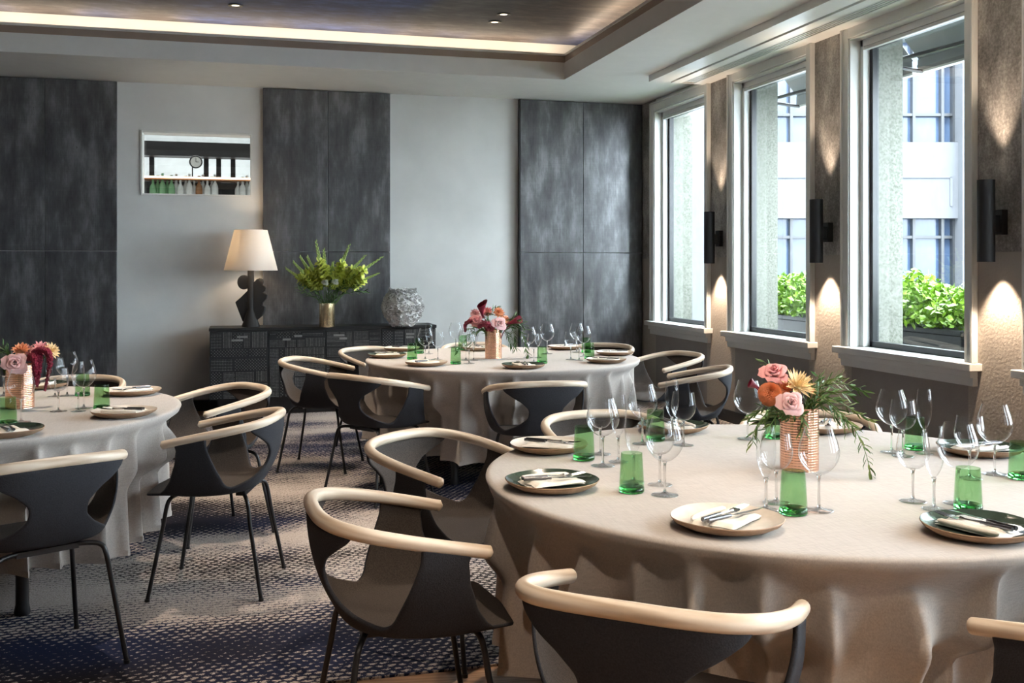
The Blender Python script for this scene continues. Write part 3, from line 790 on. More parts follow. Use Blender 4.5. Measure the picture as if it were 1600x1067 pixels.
# far table
setting('far', 'near left place', (666, 568.5), 'c', (644, 561.5), (('r', 664.5, 562), ('w', 684, 562.5)))
setting('far', 'left end place', (605, 556), 'g', (655, 552.5), (('f', 670, 553), ))
setting('far', 'near middle place', None, 'c', (712, 569), (('w', 733, 568), ('r', 728, 563), ('f', 740, 563)))
setting('far', 'near right place', (818, 572.5), 'g', (847, 568), (('w', 834, 566), ('r', 826, 559), ('f', 841, 559)))
setting('far', 'right end place', (947, 564), 'c', (921, 561), (('w', 892, 562), ('f', 905, 563), ('r', 912, 557)))
setting('far', 'place nearest the corner window', (961, 552.5), 'c', (916, 551), (('r', 901, 550.5), ))
setting('far', 'back right place', (884, 543.5), 'c', None, (('r', 855, 553), ))
setting('far', 'back middle place', (748, 545), 'c', (723, 546.5), (('r', 712, 549), ))
setting('far', 'back left place', (628, 546), 'c', None, ())
# leftmost table
setting('side', 'front right place', (193.5, 646), 'c', (159, 639.5), (('w', 91.5, 643), ('f', 122.5, 643), ('r', 131, 638)))
setting('side', 'back right place', (207, 613), 'c', (129, 618.5), (('r', 105, 618.5), ('w', 86, 620)))
setting('side', 'front place', (8, 676), 'g', (12, 664), (('r', 33, 660), ))
setting('side', 'back place behind the vase', (62, 603.5), 'g', None, (('r', 6, 618), ))

# ================================================================ SIDEBOARD AND WHAT STANDS ON IT
CYF = 9.58; CX0, CX1 = x_on_y(327.5, CYF), x_on_y(681, CYF); CT = .80
cab = thing('sideboard', 'black sideboard with densely carved doors against the back wall', 'sideboard', ((CX0+CX1)/2, CYF, 0))
cw = (CX1-CX0)/2
MB().box(-cw, cw, .022, .40, .15, CT-.028).obj('body', 'ceramic_black', cab, smooth=False, bevel=.003)
MB().box(-cw-.006, cw+.006, -.008, .405, CT-.028, CT).obj('top', 'skirting', cab, smooth=False, bevel=.003)
MB().box(-cw+.06, cw-.06, .06, .36, 0, .15).obj('plinth', 'black_metal', cab, smooth=False)
plain('carved_highlight', (.17, .165, .16), .25, var=.3, vscale=60); plain('carved_inlay', (.25, .24, .23), .35, var=.2)  # carving greyer than its black doors, its highlights put into the colour
def carve(b, x0, x1, z0, z1, rnd, depth=0):
    w_, h_ = x1-x0, z1-z0
    if depth < 3 and (w_ > .16 or h_ > .16) or (depth < 4 and rnd.random() < .35 and min(w_, h_) > .1):
        if (w_ > h_) ^ (rnd.random() < .2): k = x0+w_*rnd.uniform(.3, .7); carve(b, x0, k, z0, z1, rnd, depth+1); carve(b, k, x1, z0, z1, rnd, depth+1)
        else: k = z0+h_*rnd.uniform(.3, .7); carve(b, x0, x1, z0, k, rnd, depth+1); carve(b, x0, x1, k, z1, rnd, depth+1)
        return
    st = rnd.choice('hvdcxz'); g = .0135; x0 += .004; x1 -= .004; z0 += .004; z1 -= .004
    if st in 'hv':
        n = int((h_ if st == 'h' else w_)/g)
        for k in range(n):
            q = k*g
            if k % 3 == 2:
                m_ = int((w_ if st == 'h' else h_)/.012)
                for j in range(m_):
                    p = j*.012
                    if st == 'h': b.box(x0+p, min(x1, x0+p+.007), -.004, .001, z0+q, z0+q+.007)
                    else: b.box(x0+q, x0+q+.007, -.004, .001, z0+p, min(z1, z0+p+.007))
            elif st == 'h': b.box(x0, x1, -.003, .001, z0+q, z0+q+.006)
            else: b.box(x0+q, x0+q+.006, -.003, .001, z0, z1)
    else:
        nx, nz = int((x1-x0)/g), int((z1-z0)/g)
        for i in range(nx):
            for j in range(nz):
                x, z = x0+i*g, z0+j*g
                if st == 'c' and (i+j) % 2: continue
                if st == 'z' and j % 3 == 0: continue
                sh = .006 if (st in 'dz' and j % 2) else 0
                b.add([(x+sh, 0, z), (x+.009, 0, z+sh*.4), (x+.009-sh, 0, z+.009), (x, 0, z+.009-sh*.4), (x+.0045, -.006, z+.0045)], [(0, 1, 4), (1, 2, 4), (2, 3, 4), (3, 0, 4)])
for k in range(4):
    x0 = -cw+k*cw/2+.003; x1 = -cw+(k+1)*cw/2-.003; rnd = random.Random(20+k)
    d_ = MB().box(x0, x1, 0, .022, .153, CT-.031).obj('door', 'ceramic_black', cab, smooth=False)
    b = MB(); zc = CT-.031-.155; carve(b, x0+.004, x1-.004, zc, CT-.035, rnd); carve(b, x0+.004, x1-.004, .157, zc, rnd)
    o = b.obj('carving', 'carved_highlight', d_, smooth=False); o['kind'] = 'stuff'
    for q in range(2):
        xx = x0+rnd.uniform(.05, .25)
        MB().box(xx, xx+rnd.uniform(.05, .1), -.006, .001, CT-.092-.03*q, CT-.074-.03*q).obj('inlay', 'carved_inlay', d_, smooth=False)
# lamp
lx, ly, lz = at_d(392, 511, 9.42); lz = CT+.001
lampt = thing('table_lamp', 'table lamp with white drum shade and black sculptural ceramic base', 'lamp', (lx, ly, lz), -YAW)
def wing(b, pts, th):
    P = [((x-325)*.001, (1012-y)*.001) for x, y in pts]; n = len(P)
    vs = [(x, -th/2, z) for x, z in P]+[(x, th/2, z) for x, z in P]
    b.add(vs, [tuple(range(n)), tuple(range(2*n-1, n-1, -1))]+[(i, i+n, (i+1) % n+n, (i+1) % n) for i in range(n)])
b = MB().lathe([(.082, 0), (.082, .012), (.066, .05), (.052, .10), (.032, .16), (.030, .52)], 32, cap0=True)
b.obj('base', 'ceramic_black', lampt)
b = MB(); wing(b, [(262+60*cos(a*pi/12), 600+68*sin(a*pi/12)) for a in range(24)], .035); b.obj('disc', 'ceramic_black', lampt, bevel=.006)
b = MB(); wing(b, [(310, 665), (285, 690), (240, 735), (183, 785), (215, 870), (252, 965), (320, 965)][::-1], .035); b.obj('left_fin', 'ceramic_black', lampt, bevel=.006)
b = MB(); wing(b, [(330, 600), (360, 596), (380, 572), (408, 562), (436, 572), (446, 598), (436, 626), (456, 634), (466, 655), (457, 680), (437, 694), (458, 702), (480, 718), (474, 752), (438, 790), (434, 812), (460, 830), (456, 870), (434, 910), (388, 948), (330, 958)][::-1], .035); b.obj('scalloped_fin', 'ceramic_black', lampt, bevel=.006)
MB().lathe([(.243, .52), (.150, .895), (.149, .893), (.241, .521), (.243, .52)], 48).obj('lamp_shade', 'shade_white', lampt)
MB().lathe([(.008, .52), (.008, .60)], 12).lathe([(0, .60), (.02, .61), (.03, .65), (.02, .69), (0, .70)], 16).obj('bulb', 'bar_lamp', lampt)
lamp('lamp bulb light', 'POINT', (0, 0, .72), LAMP_W, lampt, shadow_soft_size=.05)
# flower helpers
def orient(d):
    return Vector(d).normalized().to_track_quat('Z', 'Y').to_matrix().to_4x4()
def petal_grid(fn, nu=6, nv=6, mat='petal_pink', name='petal'):
    return MB().grid(lambda u, v: fn(u*2-1, v), nu, nv).mesh(name, mat, True, 180)
ROSE = {}
def rose_meshes(mat):
    if mat in ROSE: return ROSE[mat]
    out = []; N = 19
    for k in range(N):
        q = k/(N-1)
        def fn(u, v, q=q, k=k):
            r0 = .06+.30*q; span = 1.25-.35*q
            rad = r0+(.10+.62*q*q)*v**1.3+(.16*q*smooth((v-.6)/.4)) - .05*(1-q)*v
            z = -.35*q+ (.95-.45*q)*sin(min(1, v)*pi/2)*(1-.10*u*u) - .16*q*smooth((v-.72)/.28)
            wd = max(.02, sin(pi*min(.985, .16+.83*v)))**.42; a = u*span*wd
            rad *= 1+.10*u*u*(1 if k % 2 else -.3); return (rad*cos(a), rad*sin(a), z)
        out.append((petal_grid(fn, 6, 6, mat), k*2.399))
    ROSE[mat] = out; return out
DAH = {}
def dahlia_meshes(mat, wd, curl):
    key = (mat, wd)
    if key not in DAH:
        def fn(u, v): w_ = wd*sin(pi*min(1, .12+.86*v))**.7*(1 if v < .7 else 1-(v-.7)/.33); return (v, u*w_, .10*abs(u)*wd*3+curl*v*v)
        DAH[key] = petal_grid(fn, 2, 5, mat)
    return DAH[key]
def stem_to(t_, head, foot, mat='stem_green', r=.0022):
    a = Vector((0, 0, 0)); b_ = Vector(foot)-Vector(head); m_ = Vector((b_.x*.45, b_.y*.45, b_.z*.3))
    MB().tube(catmull([a, m_, b_*.75+Vector((0,0,0)), b_], 8), r, 6).obj('stem', mat, t_)
def rose(c, R, d, mat, foot, label, group=None):
    t_ = thing('rose', label, 'flower', c, group=group); Rm = orient(d)
    for me, a in rose_meshes(mat):
        o = link('petal', me, t_); o.matrix_local = Rm @ Matrix.Rotation(a, 4, 'Z') @ Matrix.Scale(R, 4)
    stem_to(t_, c, foot); return t_
def dahlia(c, R, d, mat, foot, label, wd=.16, rows=5, curl=.0, group=None, name='dahlia', up=(8, 78)):
    t_ = thing(name, label, 'flower', c, group=group); Rm = orient(d); me = dahlia_meshes(mat, wd, curl); rnd = random.Random(int(R*9999)+len(label))
    for j in range(rows):
        n = int(13-1.6*j) if wd > .1 else 16-2*j; el = radians(up[0]+(up[1]-up[0])*j/(rows-1)); sc_ = R*(1-.10*j)
        for k in range(n):
            o = link('petal', me, t_)
            o.matrix_local = Rm @ Matrix.Rotation(2*pi*(k+.5*(j % 2))/n+rnd.uniform(-.06, .06), 4, 'Z') @ Matrix.Rotation(-el+rnd.uniform(-.08, .08), 4, 'Y') @ Matrix.Scale(sc_*rnd.uniform(.9, 1.05), 4)
    MB().lathe([(0, R*.05), (R*.16, R*.1), (R*.12, R*.25), (0, R*.3)], 10).obj('heart', mat, t_).matrix_local = Rm
    stem_to(t_, c, foot); return t_
def pompom(c, R, d, mat, foot, label, n=150, group=None):
    t_ = thing('pompom_dahlia', label, 'flower', c, group=group); rnd = random.Random(n); m = MB()
    for k in range(n):
        z = 1-2*(k+.5)/n
        if z < -.6: continue
        a = k*2.39996; r = sqrt(1-z*z); v = Vector((r*cos(a), r*sin(a), z)); t1 = v.cross(Vector((.1, .2, 1))).normalized(); t2 = v.cross(t1)
        w_ = R*.085; out_ = (v-Vector((0, 0, .9))).normalized()*.35+v*.5; out_ = (out_-v*out_.dot(v))*R*.25
        b0 = v*R*.72; tp = v*R*rnd.uniform(.97, 1.07)+out_*.5; t1 = v.cross(tp-b0); t1 = (t1.normalized() if t1.length > 1e-6 else t2); md = b0.lerp(tp, .6)+v*R*.04
        m.add([b0-t1*w_*.7, b0+t1*w_*.7, md+t1*w_, tp, md-t1*w_], [(0, 1, 2, 3, 4)])
    m.lathe([(0, -R*.7), (R*.55, -R*.45), (R*.76, 0), (R*.55, R*.5), (0, R*.74)], 12)
    o = m.obj('petals', mat, t_); o.matrix_local = orient(d); o['kind'] = 'stuff'; stem_to(t_, c, foot); return t_
def calla(c, L, d, foot, label, mat='burgundy', group=None):
    t_ = thing('calla_lily', label, 'flower', c, group=group)
    def fn(u, v):
        a = 2*pi*u; k = 1+.9*max(0, cos(a))*v**3; r = L*(.05+.26*v**1.6)*(.8+.5*v*max(0, cos(a)))
        return (r*cos(a)+L*.12*v*v, r*sin(a), L*(v-.6)*(.75+.25*k) + L*.10*cos(a)*v*v)
    o = MB().grid(fn, 20, 10, closed=True).obj('spathe', mat, t_, angle=180); o.matrix_local = orient(d)
    o = MB().tube([(0, 0, -L*.5), (0, 0, L*.1)], L*.04, 8).obj('spadix', 'petal_yellow', t_); o.matrix_local = orient(d)
    stem_to(t_, c, foot, 'burgundy', .003); return t_
def leaf_mesh(L, W, mat, name='leaf'):
    vs = [(0, 0, 0)]; 
    for t, w_ in ((.25, .8), (.5, 1), (.78, .6)): vs += [(L*t, -W/2*w_, .08*L*t), (L*t, 0, -.02*L+.05*L*t), (L*t, W/2*w_, .08*L*t)]
    vs.append((L, 0, -.06*L)); f = [(0, 1, 2), (0, 2, 3)]
    for j in (0, 1): a = 1+3*j; f += [(a, a+3, a+4, a+1), (a+1, a+4, a+5, a+2)]
    f += [(7, 10, 8), (8, 10, 9)]; m = MB(); m.add(vs, f); return m.mesh(name, mat, True, 180)
LEAF = [leaf_mesh(.038, .0078, 'leaf_dark'), leaf_mesh(.034, .0068, 'leaf_olive')]
def branch(pts, label, step=.010, sc_=1.0, each=True, group=None, start=.3, mats=LEAF, name='leafy_branch', seed=1, spread=38, cat='foliage'):
    rnd = random.Random(seed+len(label)); P = catmull(pts, 40); root = P[0]
    t_ = thing(name, label, cat, root, group=group); P = [p-root for p in P]
    MB().tube(P, [.0019-.0012*i/40 for i in range(41)], 6).obj('stem', 'stem_green', t_)
    L = [0]
    for a, b_ in zip(P, P[1:]): L.append(L[-1]+(b_-a).length)
    s_ = L[-1]*start; side = 0; jm = MB(); out = []
    while s_ < L[-1]:
        i = next(i for i in range(1, 41) if L[i] >= s_); p = P[i]; d = (P[i]-P[i-1]).normalized()
        a = rnd.uniform(0, 2*pi) if side % 2 == 0 else a+pi+rnd.uniform(-.5, .5); side += 1
        n1 = d.cross(Vector((0, 0, 1))); n1 = n1.normalized() if n1.length > .01 else Vector((1, 0, 0)); n2 = d.cross(n1)
        o_ = n1*cos(a)+n2*sin(a); ang = radians(spread+rnd.uniform(-10, 14)); dr = d*cos(ang)+o_*sin(ang)
        ax = dr.normalized(); ay = o_.cross(dr).normalized(); ay = ax.cross(ay).cross(ax).normalized() if ay.length < .1 else ay; az = ax.cross(ay)
        Mx = Matrix((ax, ay, az)).transposed().to_4x4(); Mx.translation = p
        out.append(Mx @ Matrix.Scale(sc_*rnd.uniform(.75, 1.15), 4)); s_ += step*rnd.uniform(.7, 1.3)
    if each:
        for Mx in out: o = link('leaf', rnd.choice(mats), t_); o.matrix_local = Mx
    else:
        for Mx in out:
            me = rnd.choice(mats); jm.add([Mx @ v.co for v in me.vertices], [tuple(f.vertices) for f in me.polygons], 0)
        o = jm.obj('leaves', mats[0].materials[0].name.replace(' ', '_'), t_, angle=180); o['kind'] = 'stuff'
    return t_
def amaranth(pts, r, label, group=None):
    P = catmull(pts, 30); root = P[0]; t_ = thing('amaranth_tassel', label, 'flower', root, group=group); P = [p-root for p in P]; rnd = random.Random(5)
    m = MB(); m.tube(P, [r*.6*(1-.6*i/30) for i in range(31)], 8)
    for i in range(31):
        for k in range(9):
            rr = r*(1-.65*(i/30)**2); a = rnd.uniform(0, 6.28); v = Vector((cos(a), sin(a)*.8, rnd.uniform(-.5, .5)))
            c = P[i]+v*rr*.55; q = rr*.42; m.add([c+Vector(o_)*q for o_ in ((1,0,0), (-1,0,0), (0,1,0), (0,-1,0), (0,0,1), (0,0,-1))], [(0,2,4), (2,1,4), (1,3,4), (3,0,4), (2,0,5), (1,2,5), (3,1,5), (0,3,5)])
    o = m.obj('tassel', 'burgundy', t_); o['kind'] = 'stuff'; return t_
def copper_vase(px, py, r, h, label, group='hammered copper vases'):
    X, Y, Z = at_z(px, py, ZTAB); t_ = thing('copper_vase', label, 'vase', (X, Y, ZTAB+.001), group=group)
    m = MB()
    def hf(u, v):
        zz = h*v; p = (u*34) % 1-.5; q = (v*24) % 1-.5; dd = max(0, 1-(p*p+q*q)*5); rr = r-.0009*dd
        return (rr*cos(2*pi*u), rr*sin(2*pi*u), zz)
    m.grid(hf, 34*4, 24*4, closed=True); m.lathe([(0, .001), (r, .001)], 48); m.lathe([(r, h), (r-.003, h), (r-.003, .006), (0, .006)], 48); m.obj('vessel', 'copper', t_, angle=70)
    return Vector((X, Y, ZTAB)), Vector((X, Y, ZTAB+h))
def V(*a): return Vector(at_d(*a))
# --- nearest bouquet
vb, vt = copper_vase(1249, 733, .056, .185, 'tall hammered copper vase on the nearest table')
ft = vb+Vector((0, 0, .03)); tc = Vector((-S, -Cc, 0))
rose(V(1235, 629, 2.945), .037, (-.30, -1, .25), 'petal_pale', ft, 'open pale pink rose at the front of the nearest bouquet', 'roses')
rose(V(1210, 583, 3.03), .040, (-.4, -.6, .8), 'petal_pink', ft, 'ruffled pink rose at the top left of the nearest bouquet', 'roses')
pompom(V(1203, 616, 2.98), .035, (-.6, -1, .4), 'petal_orange', ft, 'rust orange pompom dahlia beside the pale rose of the nearest bouquet', 420)
dahlia(V(1246, 604, 3.01), .060, (.05, -.75, .75), 'petal_yellow', ft, 'spiky pale yellow dahlia at the top of the nearest bouquet', .11, 5, .10)
dahlia(V(1224, 607, 3.00), .030, (-.1, -.8, .6), 'petal_orange', ft, 'small orange dahlia between the roses of the nearest bouquet', .2, 4)
dahlia(V(1270, 620, 3.05), .034, (.5, -.8, .5), 'petal_peach', ft, 'peach dahlia under the leaves at the right of the nearest bouquet', .2, 4)
calla(V(1178, 602, 3.05), .055, (-.8, -.1, .35), ft, 'dark burgundy calla lily at the left edge of the nearest bouquet')
g = 'narrow leaved branches in the nearest bouquet'
def br(pts, lab, **k): branch([vt-Vector((0, 0, .06))]+[V(*p) for p in pts], lab, group=g, **k)
br([(1278, 622, 3.0), (1310, 642, 2.95), (1336, 672, 2.92), (1352, 706, 2.90), (1361, 742, 2.90)], 'long leafy branch drooping to the right over the table', seed=1, start=.22, step=.0068)
br([(1275, 612, 3.02), (1300, 600, 3.0), (1325, 601, 3.0), (1350, 611, 3.0)], 'leafy branch arching right, tip pale green', seed=2, start=.25, step=.006)
br([(1275, 620, 3.06), (1308, 626, 3.08), (1340, 645, 3.1), (1366, 660, 3.1)], 'leafy branch behind, reaching right towards the chair rail', seed=3, start=.25, step=.007)
br([(1210, 640, 2.98), (1190, 655, 2.95), (1178, 675, 2.93), (1176, 693, 2.93)], 'leafy branch hanging left of the copper vase', seed=4, start=.25, step=.0065)
br([(1215, 646, 2.99), (1200, 650, 2.97), (1186, 658, 2.95)], 'short leafy branch left below the orange pompom', seed=5, start=.2, step=.006)
br([(1252, 645, 2.96), (1255, 660, 2.955), (1254, 676, 2.955)], 'short leafy branch hanging before the copper vase', seed=6, start=.3, step=.005)
br([(1222, 600, 3.06), (1208, 578, 3.08), (1190, 562, 3.1)], 'thin leafy branch pointing up left behind the pink rose', seed=7, start=.45, step=.012)
br([(1268, 606, 3.02), (1280, 592, 3.03), (1274, 585, 3.03)], 'upright leafy tip beside the yellow dahlia', seed=8, start=.3, step=.006)
br([(1280, 618, 3.05), (1305, 612, 3.04), (1330, 618, 3.03)], 'bushy leafy branch spreading right behind the peach dahlia', seed=10, start=.2, step=.005)
br([(1272, 612, 3.08), (1290, 596, 3.1), (1312, 590, 3.1)], 'bushy leafy branch rising right of the yellow dahlia', seed=11, start=.25, step=.005)
br([(1285, 628, 2.99), (1312, 650, 2.96), (1325, 668, 2.95)], 'second leafy branch drooping right, shorter than the long one', seed=12, start=.2, step=.005)
br([(1205, 635, 3.02), (1188, 640, 3.0), (1172, 652, 3.0)], 'leafy branch spreading left below the calla lily', seed=13, start=.2, step=.005)
br([(1222, 645, 2.97), (1205, 662, 2.95), (1195, 676, 2.94)], 'leafy branch hanging left in front of the vase rim', seed=14, start=.2, step=.005)
br([(1275, 630, 3.0), (1295, 645, 2.98), (1310, 652, 2.98)], 'short leafy branch right of the copper vase', seed=9, start=.3, step=.006)
# --- far bouquet
vb, vt = copper_vase(771, 560, .055, .19, 'hammered copper vase on the far table'); ft = vb+Vector((0, 0, .03)); D2 = 6.65
def V2(x, y, d=0): return V(x, y, D2+d)
dahlia(V2(761, 488, .03), .046, (-.2, -.8, .6), 'petal_pink', ft, 'coral pink dahlia at the top of the far bouquet', .2, 4, group=None)
dahlia(V2(779, 489), .047, (.1, -.8, .6), 'petal_peach', ft, 'orange dahlia at the top of the far bouquet', .2, 4)
dahlia(V2(743, 491, .03), .044, (-.5, -.8, .5), 'petal_pale', ft, 'pale pink dahlia at the left of the far bouquet', .2, 4)
rose(V2(780, 505, -.06), .046, (.1, -1, .3), 'petal_pale', ft, 'pink rose low in the front of the far bouquet', 'roses')
rose(V2(744, 501, -.03), .044, (-.5, -.8, .4), 'petal_pink', ft, 'pink rose at the left of the far bouquet', 'roses')
rose(V2(790, 499, 0), .032, (.4, -.8, .5), 'petal_peach', ft, 'small peach rose at the right of the far bouquet', 'roses')
calla(V2(751, 484, -.04), .12, (-.35, -.5, .8), ft, 'burgundy calla lily rising from the far bouquet')
calla(V2(801, 503, -.02), .10, (.9, -.4, .35), ft, 'burgundy calla lily leaning right in the far bouquet')
amaranth([V2(768, 512), V2(752, 503), V2(738, 501, -.03), V2(728, 506, -.03), V2(727, 518, -.03)], .027, 'burgundy amaranth tassel arching left from the far bouquet')
amaranth([V2(765, 514, -.05), V2(760, 506, -.08), V2(752, 508, -.08), V2(748, 512, -.08)], .032, 'thick burgundy amaranth tassel in the front of the far bouquet')
g = 'leafy branches in the far bouquet'
for q, (pts, lab) in enumerate((([(785, 505), (800, 498), (806, 492)], 'leafy sprig rising at the right of the far bouquet'), ([(795, 510), (803, 522), (805, 545)], 'leafy branch hanging at the right of the far bouquet'),
    ([(800, 508), (815, 520), (822, 545), (825, 562)], 'longest leafy branch drooping right of the far bouquet'), ([(750, 512), (738, 513), (730, 520)], 'leafy branch at the left of the far bouquet'), ([(745, 515), (725, 535), (715, 548)], 'dark leafy branch drooping left of the far bouquet'),
    ([(790, 505), (805, 503), (815, 500)], 'bushy green sprig behind the right calla lily of the far bouquet'), ([(760, 495), (768, 488), (775, 480)], 'green sprig between the dahlias of the far bouquet'), ([(785, 512), (796, 528), (798, 540)], 'inner leafy branch hanging right of the far copper vase'), ([(755, 515), (742, 525), (736, 540)], 'leafy branch hanging left of the far copper vase'), ([(790, 508), (812, 506), (822, 515)], 'leafy branch spreading right over the far bouquet'))):
    branch([vt-Vector((0, 0, .05))]+[V2(*p) for p in pts], lab, step=.0065, sc_=1.25, each=False, start=.15, group=g, seed=q)
# --- left bouquet
vb, vt = copper_vase(31, 637, .057, .185, 'hammered copper vase on the leftmost table'); ft = vb+Vector((0, 0, .03)); D3 = 4.33
def V3(x, y, d=0): return V(x, y, D3+d)
rose(V3(24, 567, -.07), .047, (.1, -1, .25), 'petal_pale', ft, 'large pale pink rose above the vase of the leftmost table', 'roses')
dahlia(V3(33, 547, 0), .040, (0, -.6, .8), 'petal_peach', ft, 'coral dahlia at the top of the leftmost bouquet', .2, 4)
dahlia(V3(44, 549, .04), .038, (.2, -.6, .8), 'petal_pale', ft, 'pale pink dahlia behind the coral one in the leftmost bouquet', .2, 4)
dahlia(V3(64, 546, .04), .045, (.3, -.6, .7), 'petal_pink', ft, 'bright pink dahlia at the right of the leftmost bouquet', .16, 4)
dahlia(V3(79, 549, .06), .045, (.8, -.5, .5), 'petal_yellow', ft, 'yellow dahlia at the right edge of the leftmost bouquet', .2, 4)
g = 'drooping amaranth tassels of the leftmost bouquet'
for q, (pts, rr) in enumerate((([(48, 560), (54, 556, -.06), (55, 575, -.08), (54, 600, -.08)], .022), ([(50, 556), (60, 552, -.05), (61, 575, -.07), (58, 604, -.07)], .020),
    ([(50, 556), (62, 547, -.05), (74, 550, -.06), (78, 570, -.06), (70, 610, -.06)], .022))):
    amaranth([V3(*p) for p in pts], rr, ('burgundy amaranth tassel hanging nearest the copper vase', 'middle burgundy amaranth tassel of the leftmost bouquet', 'outer burgundy amaranth tassel ending in a point before the glasses')[q], g)
for q, pts in enumerate(([(15, 560), (8, 545), (4, 538)], [(10, 565), (-5, 560), (-20, 570)], [(10, 570), (3, 575), (-6, 590)], [(18, 560), (10, 550), (-8, 548)])):
    branch([vt-Vector((0, 0, .04))]+[V3(*p) for p in pts], ('leafy sprig rising at the frame edge above the leftmost table', 'leafy branch spreading past the frame edge, leftmost table', 'leafy branch drooping beside the pale rose, leftmost table', 'second leafy sprig beside the pale rose, leftmost table')[q], step=.007, each=False, start=.1, seed=q+20, group='leafy branches in the leftmost bouquet')
# --- gladiolus vase
gx, gy, _ = at_d(511, 511, 9.40)
gv = thing('gold_vase', 'polished gold cylinder vase on the carved sideboard', 'vase', (gx, gy, CT+.001))
MB().lathe([(0, 0), (.069, 0), (.071, .003), (.071, .217), (.069, .219), (.067, .215), (.067, .01), (0, .01)], 48).obj('vessel', 'gold', gv)
mouth = Vector((gx, gy, CT+.2))
flm = MB(); 
for k in range(6):
    a = k*pi/3
    def fn(u, v, a=a):
        aa = a+(u*2-1)*.62*sin(pi*(.15+.7*v)); r = .006+.026*v; return (r*cos(aa), r*sin(aa), .030*v-.010*v*v)
    flm.grid(fn, 3, 4)
FLO = flm.mesh('floret', 'glad_green', True, 180)
BUD = MB().lathe([(0, 0), (.006, .008), (.0075, .02), (.004, .035), (0, .042)], 8).mesh('bud', 'glad_bud')
tips = [(449, 421), (460, 411), (470, 403), (481, 403), (494, 379), (506, 392), (520, 412), (545, 385), (569, 401), (595, 403), (589, 428), (478, 432), (553, 430)]
adj = ['lowest one leaning far left', 'second from the left', 'third from the left', 'fourth from the left', 'tallest one', 'upright one right of the tallest', 'short upright one in the middle', 'tall one leaning slightly right', 'leaning right', 'farthest to the right', 'low one leaning right', 'short one low on the left', 'short one low on the right']
for k, (tx, ty) in enumerate(tips):
    rnd = random.Random(k); D = 9.40+rnd.uniform(-.06, .06); tip = V(tx, ty, D); b0 = mouth+Vector(((tx-511)*.0006, rnd.uniform(-.03, .03), -.02)); mid = b0.lerp(tip, .5)+Vector((-(tx-511)*.0003, 0, .01+abs(tx-511)*.0004))
    P = catmull([b0, mid, tip], 30); t_ = thing('gladiolus', 'yellow green gladiolus spike in the gold vase, '+adj[k], 'flower', b0, group='green gladiolus spikes'); P = [p-b0 for p in P]
    MB().tube(P, [.0035-.002*i/30 for i in range(31)], 6).obj('stem', 'stem_green', t_)
    i0 = 12 if ty < 425 else 14
    for i in range(i0, 31, 1):
        d = (P[min(30, i+1)]-P[i-1]).normalized(); side = -1 if i % 2 else 1
        o_ = Vector((cos(YAW)*side*.9, -sin(YAW)*side, 0))*.8+Vector((0, -.6, 0)); dr = (d*(1.0 if i < 21 else 1.9)+o_*.8).normalized()
        q = (i-i0)/(30-i0); me = FLO if (q < .5) else BUD
        sc_ = (1.75-.5*q) if me is FLO else (1.9-1.1*q)
        o = link('floret' if me is FLO else 'bud', me, t_); Mx = orient(dr) @ Matrix.Rotation(rnd.uniform(0, 6), 4, 'Z') @ Matrix.Scale(sc_, 4); Mx.translation = P[i]; o.matrix_local = Mx
for (x, y, lab) in ((508, 441, 'white rose at the left of the green arrangement'), (524, 440, 'white rose at the right of the green arrangement'), ):
    rose(V(x, y, 9.33), .030, (-.2, -1, .5), 'petal_white', mouth, lab, 'white roses among the gladioli')
for q, pts in enumerate(([(530, 462), (550, 456), (572, 455)], [(520, 458), (540, 450), (562, 446)], [(500, 462), (485, 452), (470, 445)], [(512, 460), (515, 450), (518, 440)], [(524, 460), (532, 448), (540, 440)], [(495, 465), (478, 458), (466, 450)])):
    branch([mouth-Vector((0, 0, .03))]+[V(*p, 9.36) for p in pts], 'dark green leafy sprig low in the gold vase, %s' % ('reaching farthest right', 'right, upper', 'left, upper', 'upright in the middle', 'right of the middle', 'left, lower')[q], step=.007, sc_=1.5, each=False, start=.05, seed=q+40, group='dark leafy sprigs in the gold vase')
# --- crusted round vase
sx_, sy_, _ = at_d(629.5, 508, 9.62); sv = thing('round_vase', 'round pale vase crusted with rough ceramic petals on the sideboard', 'vase', (sx_, sy_, CT+.001))
prof = [(.0, .0), (.085, 0), (.10, .01), (.165, .075), (.197, .15), (.200, .19), (.178, .26), (.135, .305), (.118, .325), (.125, .345), (.11, .345), (.10, .325), (0, .30)]
MB().lathe([(r*.93, z) for r, z in prof], 40).obj('body', 'crust_white', sv)
rnd = random.Random(3); m = MB(); pr = prof[1:10]; tot = len(pr)-1
for k in range(2600):
    t = rnd.random()**.9*tot; i = min(tot-1, int(t)); f = t-i; r = pr[i][0]*(1-f)+pr[i+1][0]*f; z = pr[i][1]*(1-f)+pr[i+1][1]*f
    if rnd.random() > r/.2: continue
    a = rnd.uniform(0, 2*pi); n_ = Vector((cos(a), sin(a), rnd.uniform(-.6, .7))).normalized(); c = Vector((r*.93*cos(a), r*.93*sin(a), z)); t1 = n_.cross(Vector((rnd.random(), rnd.random(), rnd.random()))).normalized(); t2 = n_.cross(t1); w_ = rnd.uniform(.006, .013); h_ = rnd.uniform(.008, .020)
    m.add([c-t1*w_, c+t1*w_, c+t1*w_+n_*h_+t2*w_*.6, c+n_*h_*1.2, c-t1*w_+n_*h_-t2*w_*.6, c-t2*.003, c+n_*h_*.8+t2*.004], [(0, 1, 2, 3, 4), (5, 1, 6, 0)])
o = m.obj('ceramic_petals', 'crust_white', sv, smooth=False); o['kind'] = 'stuff'

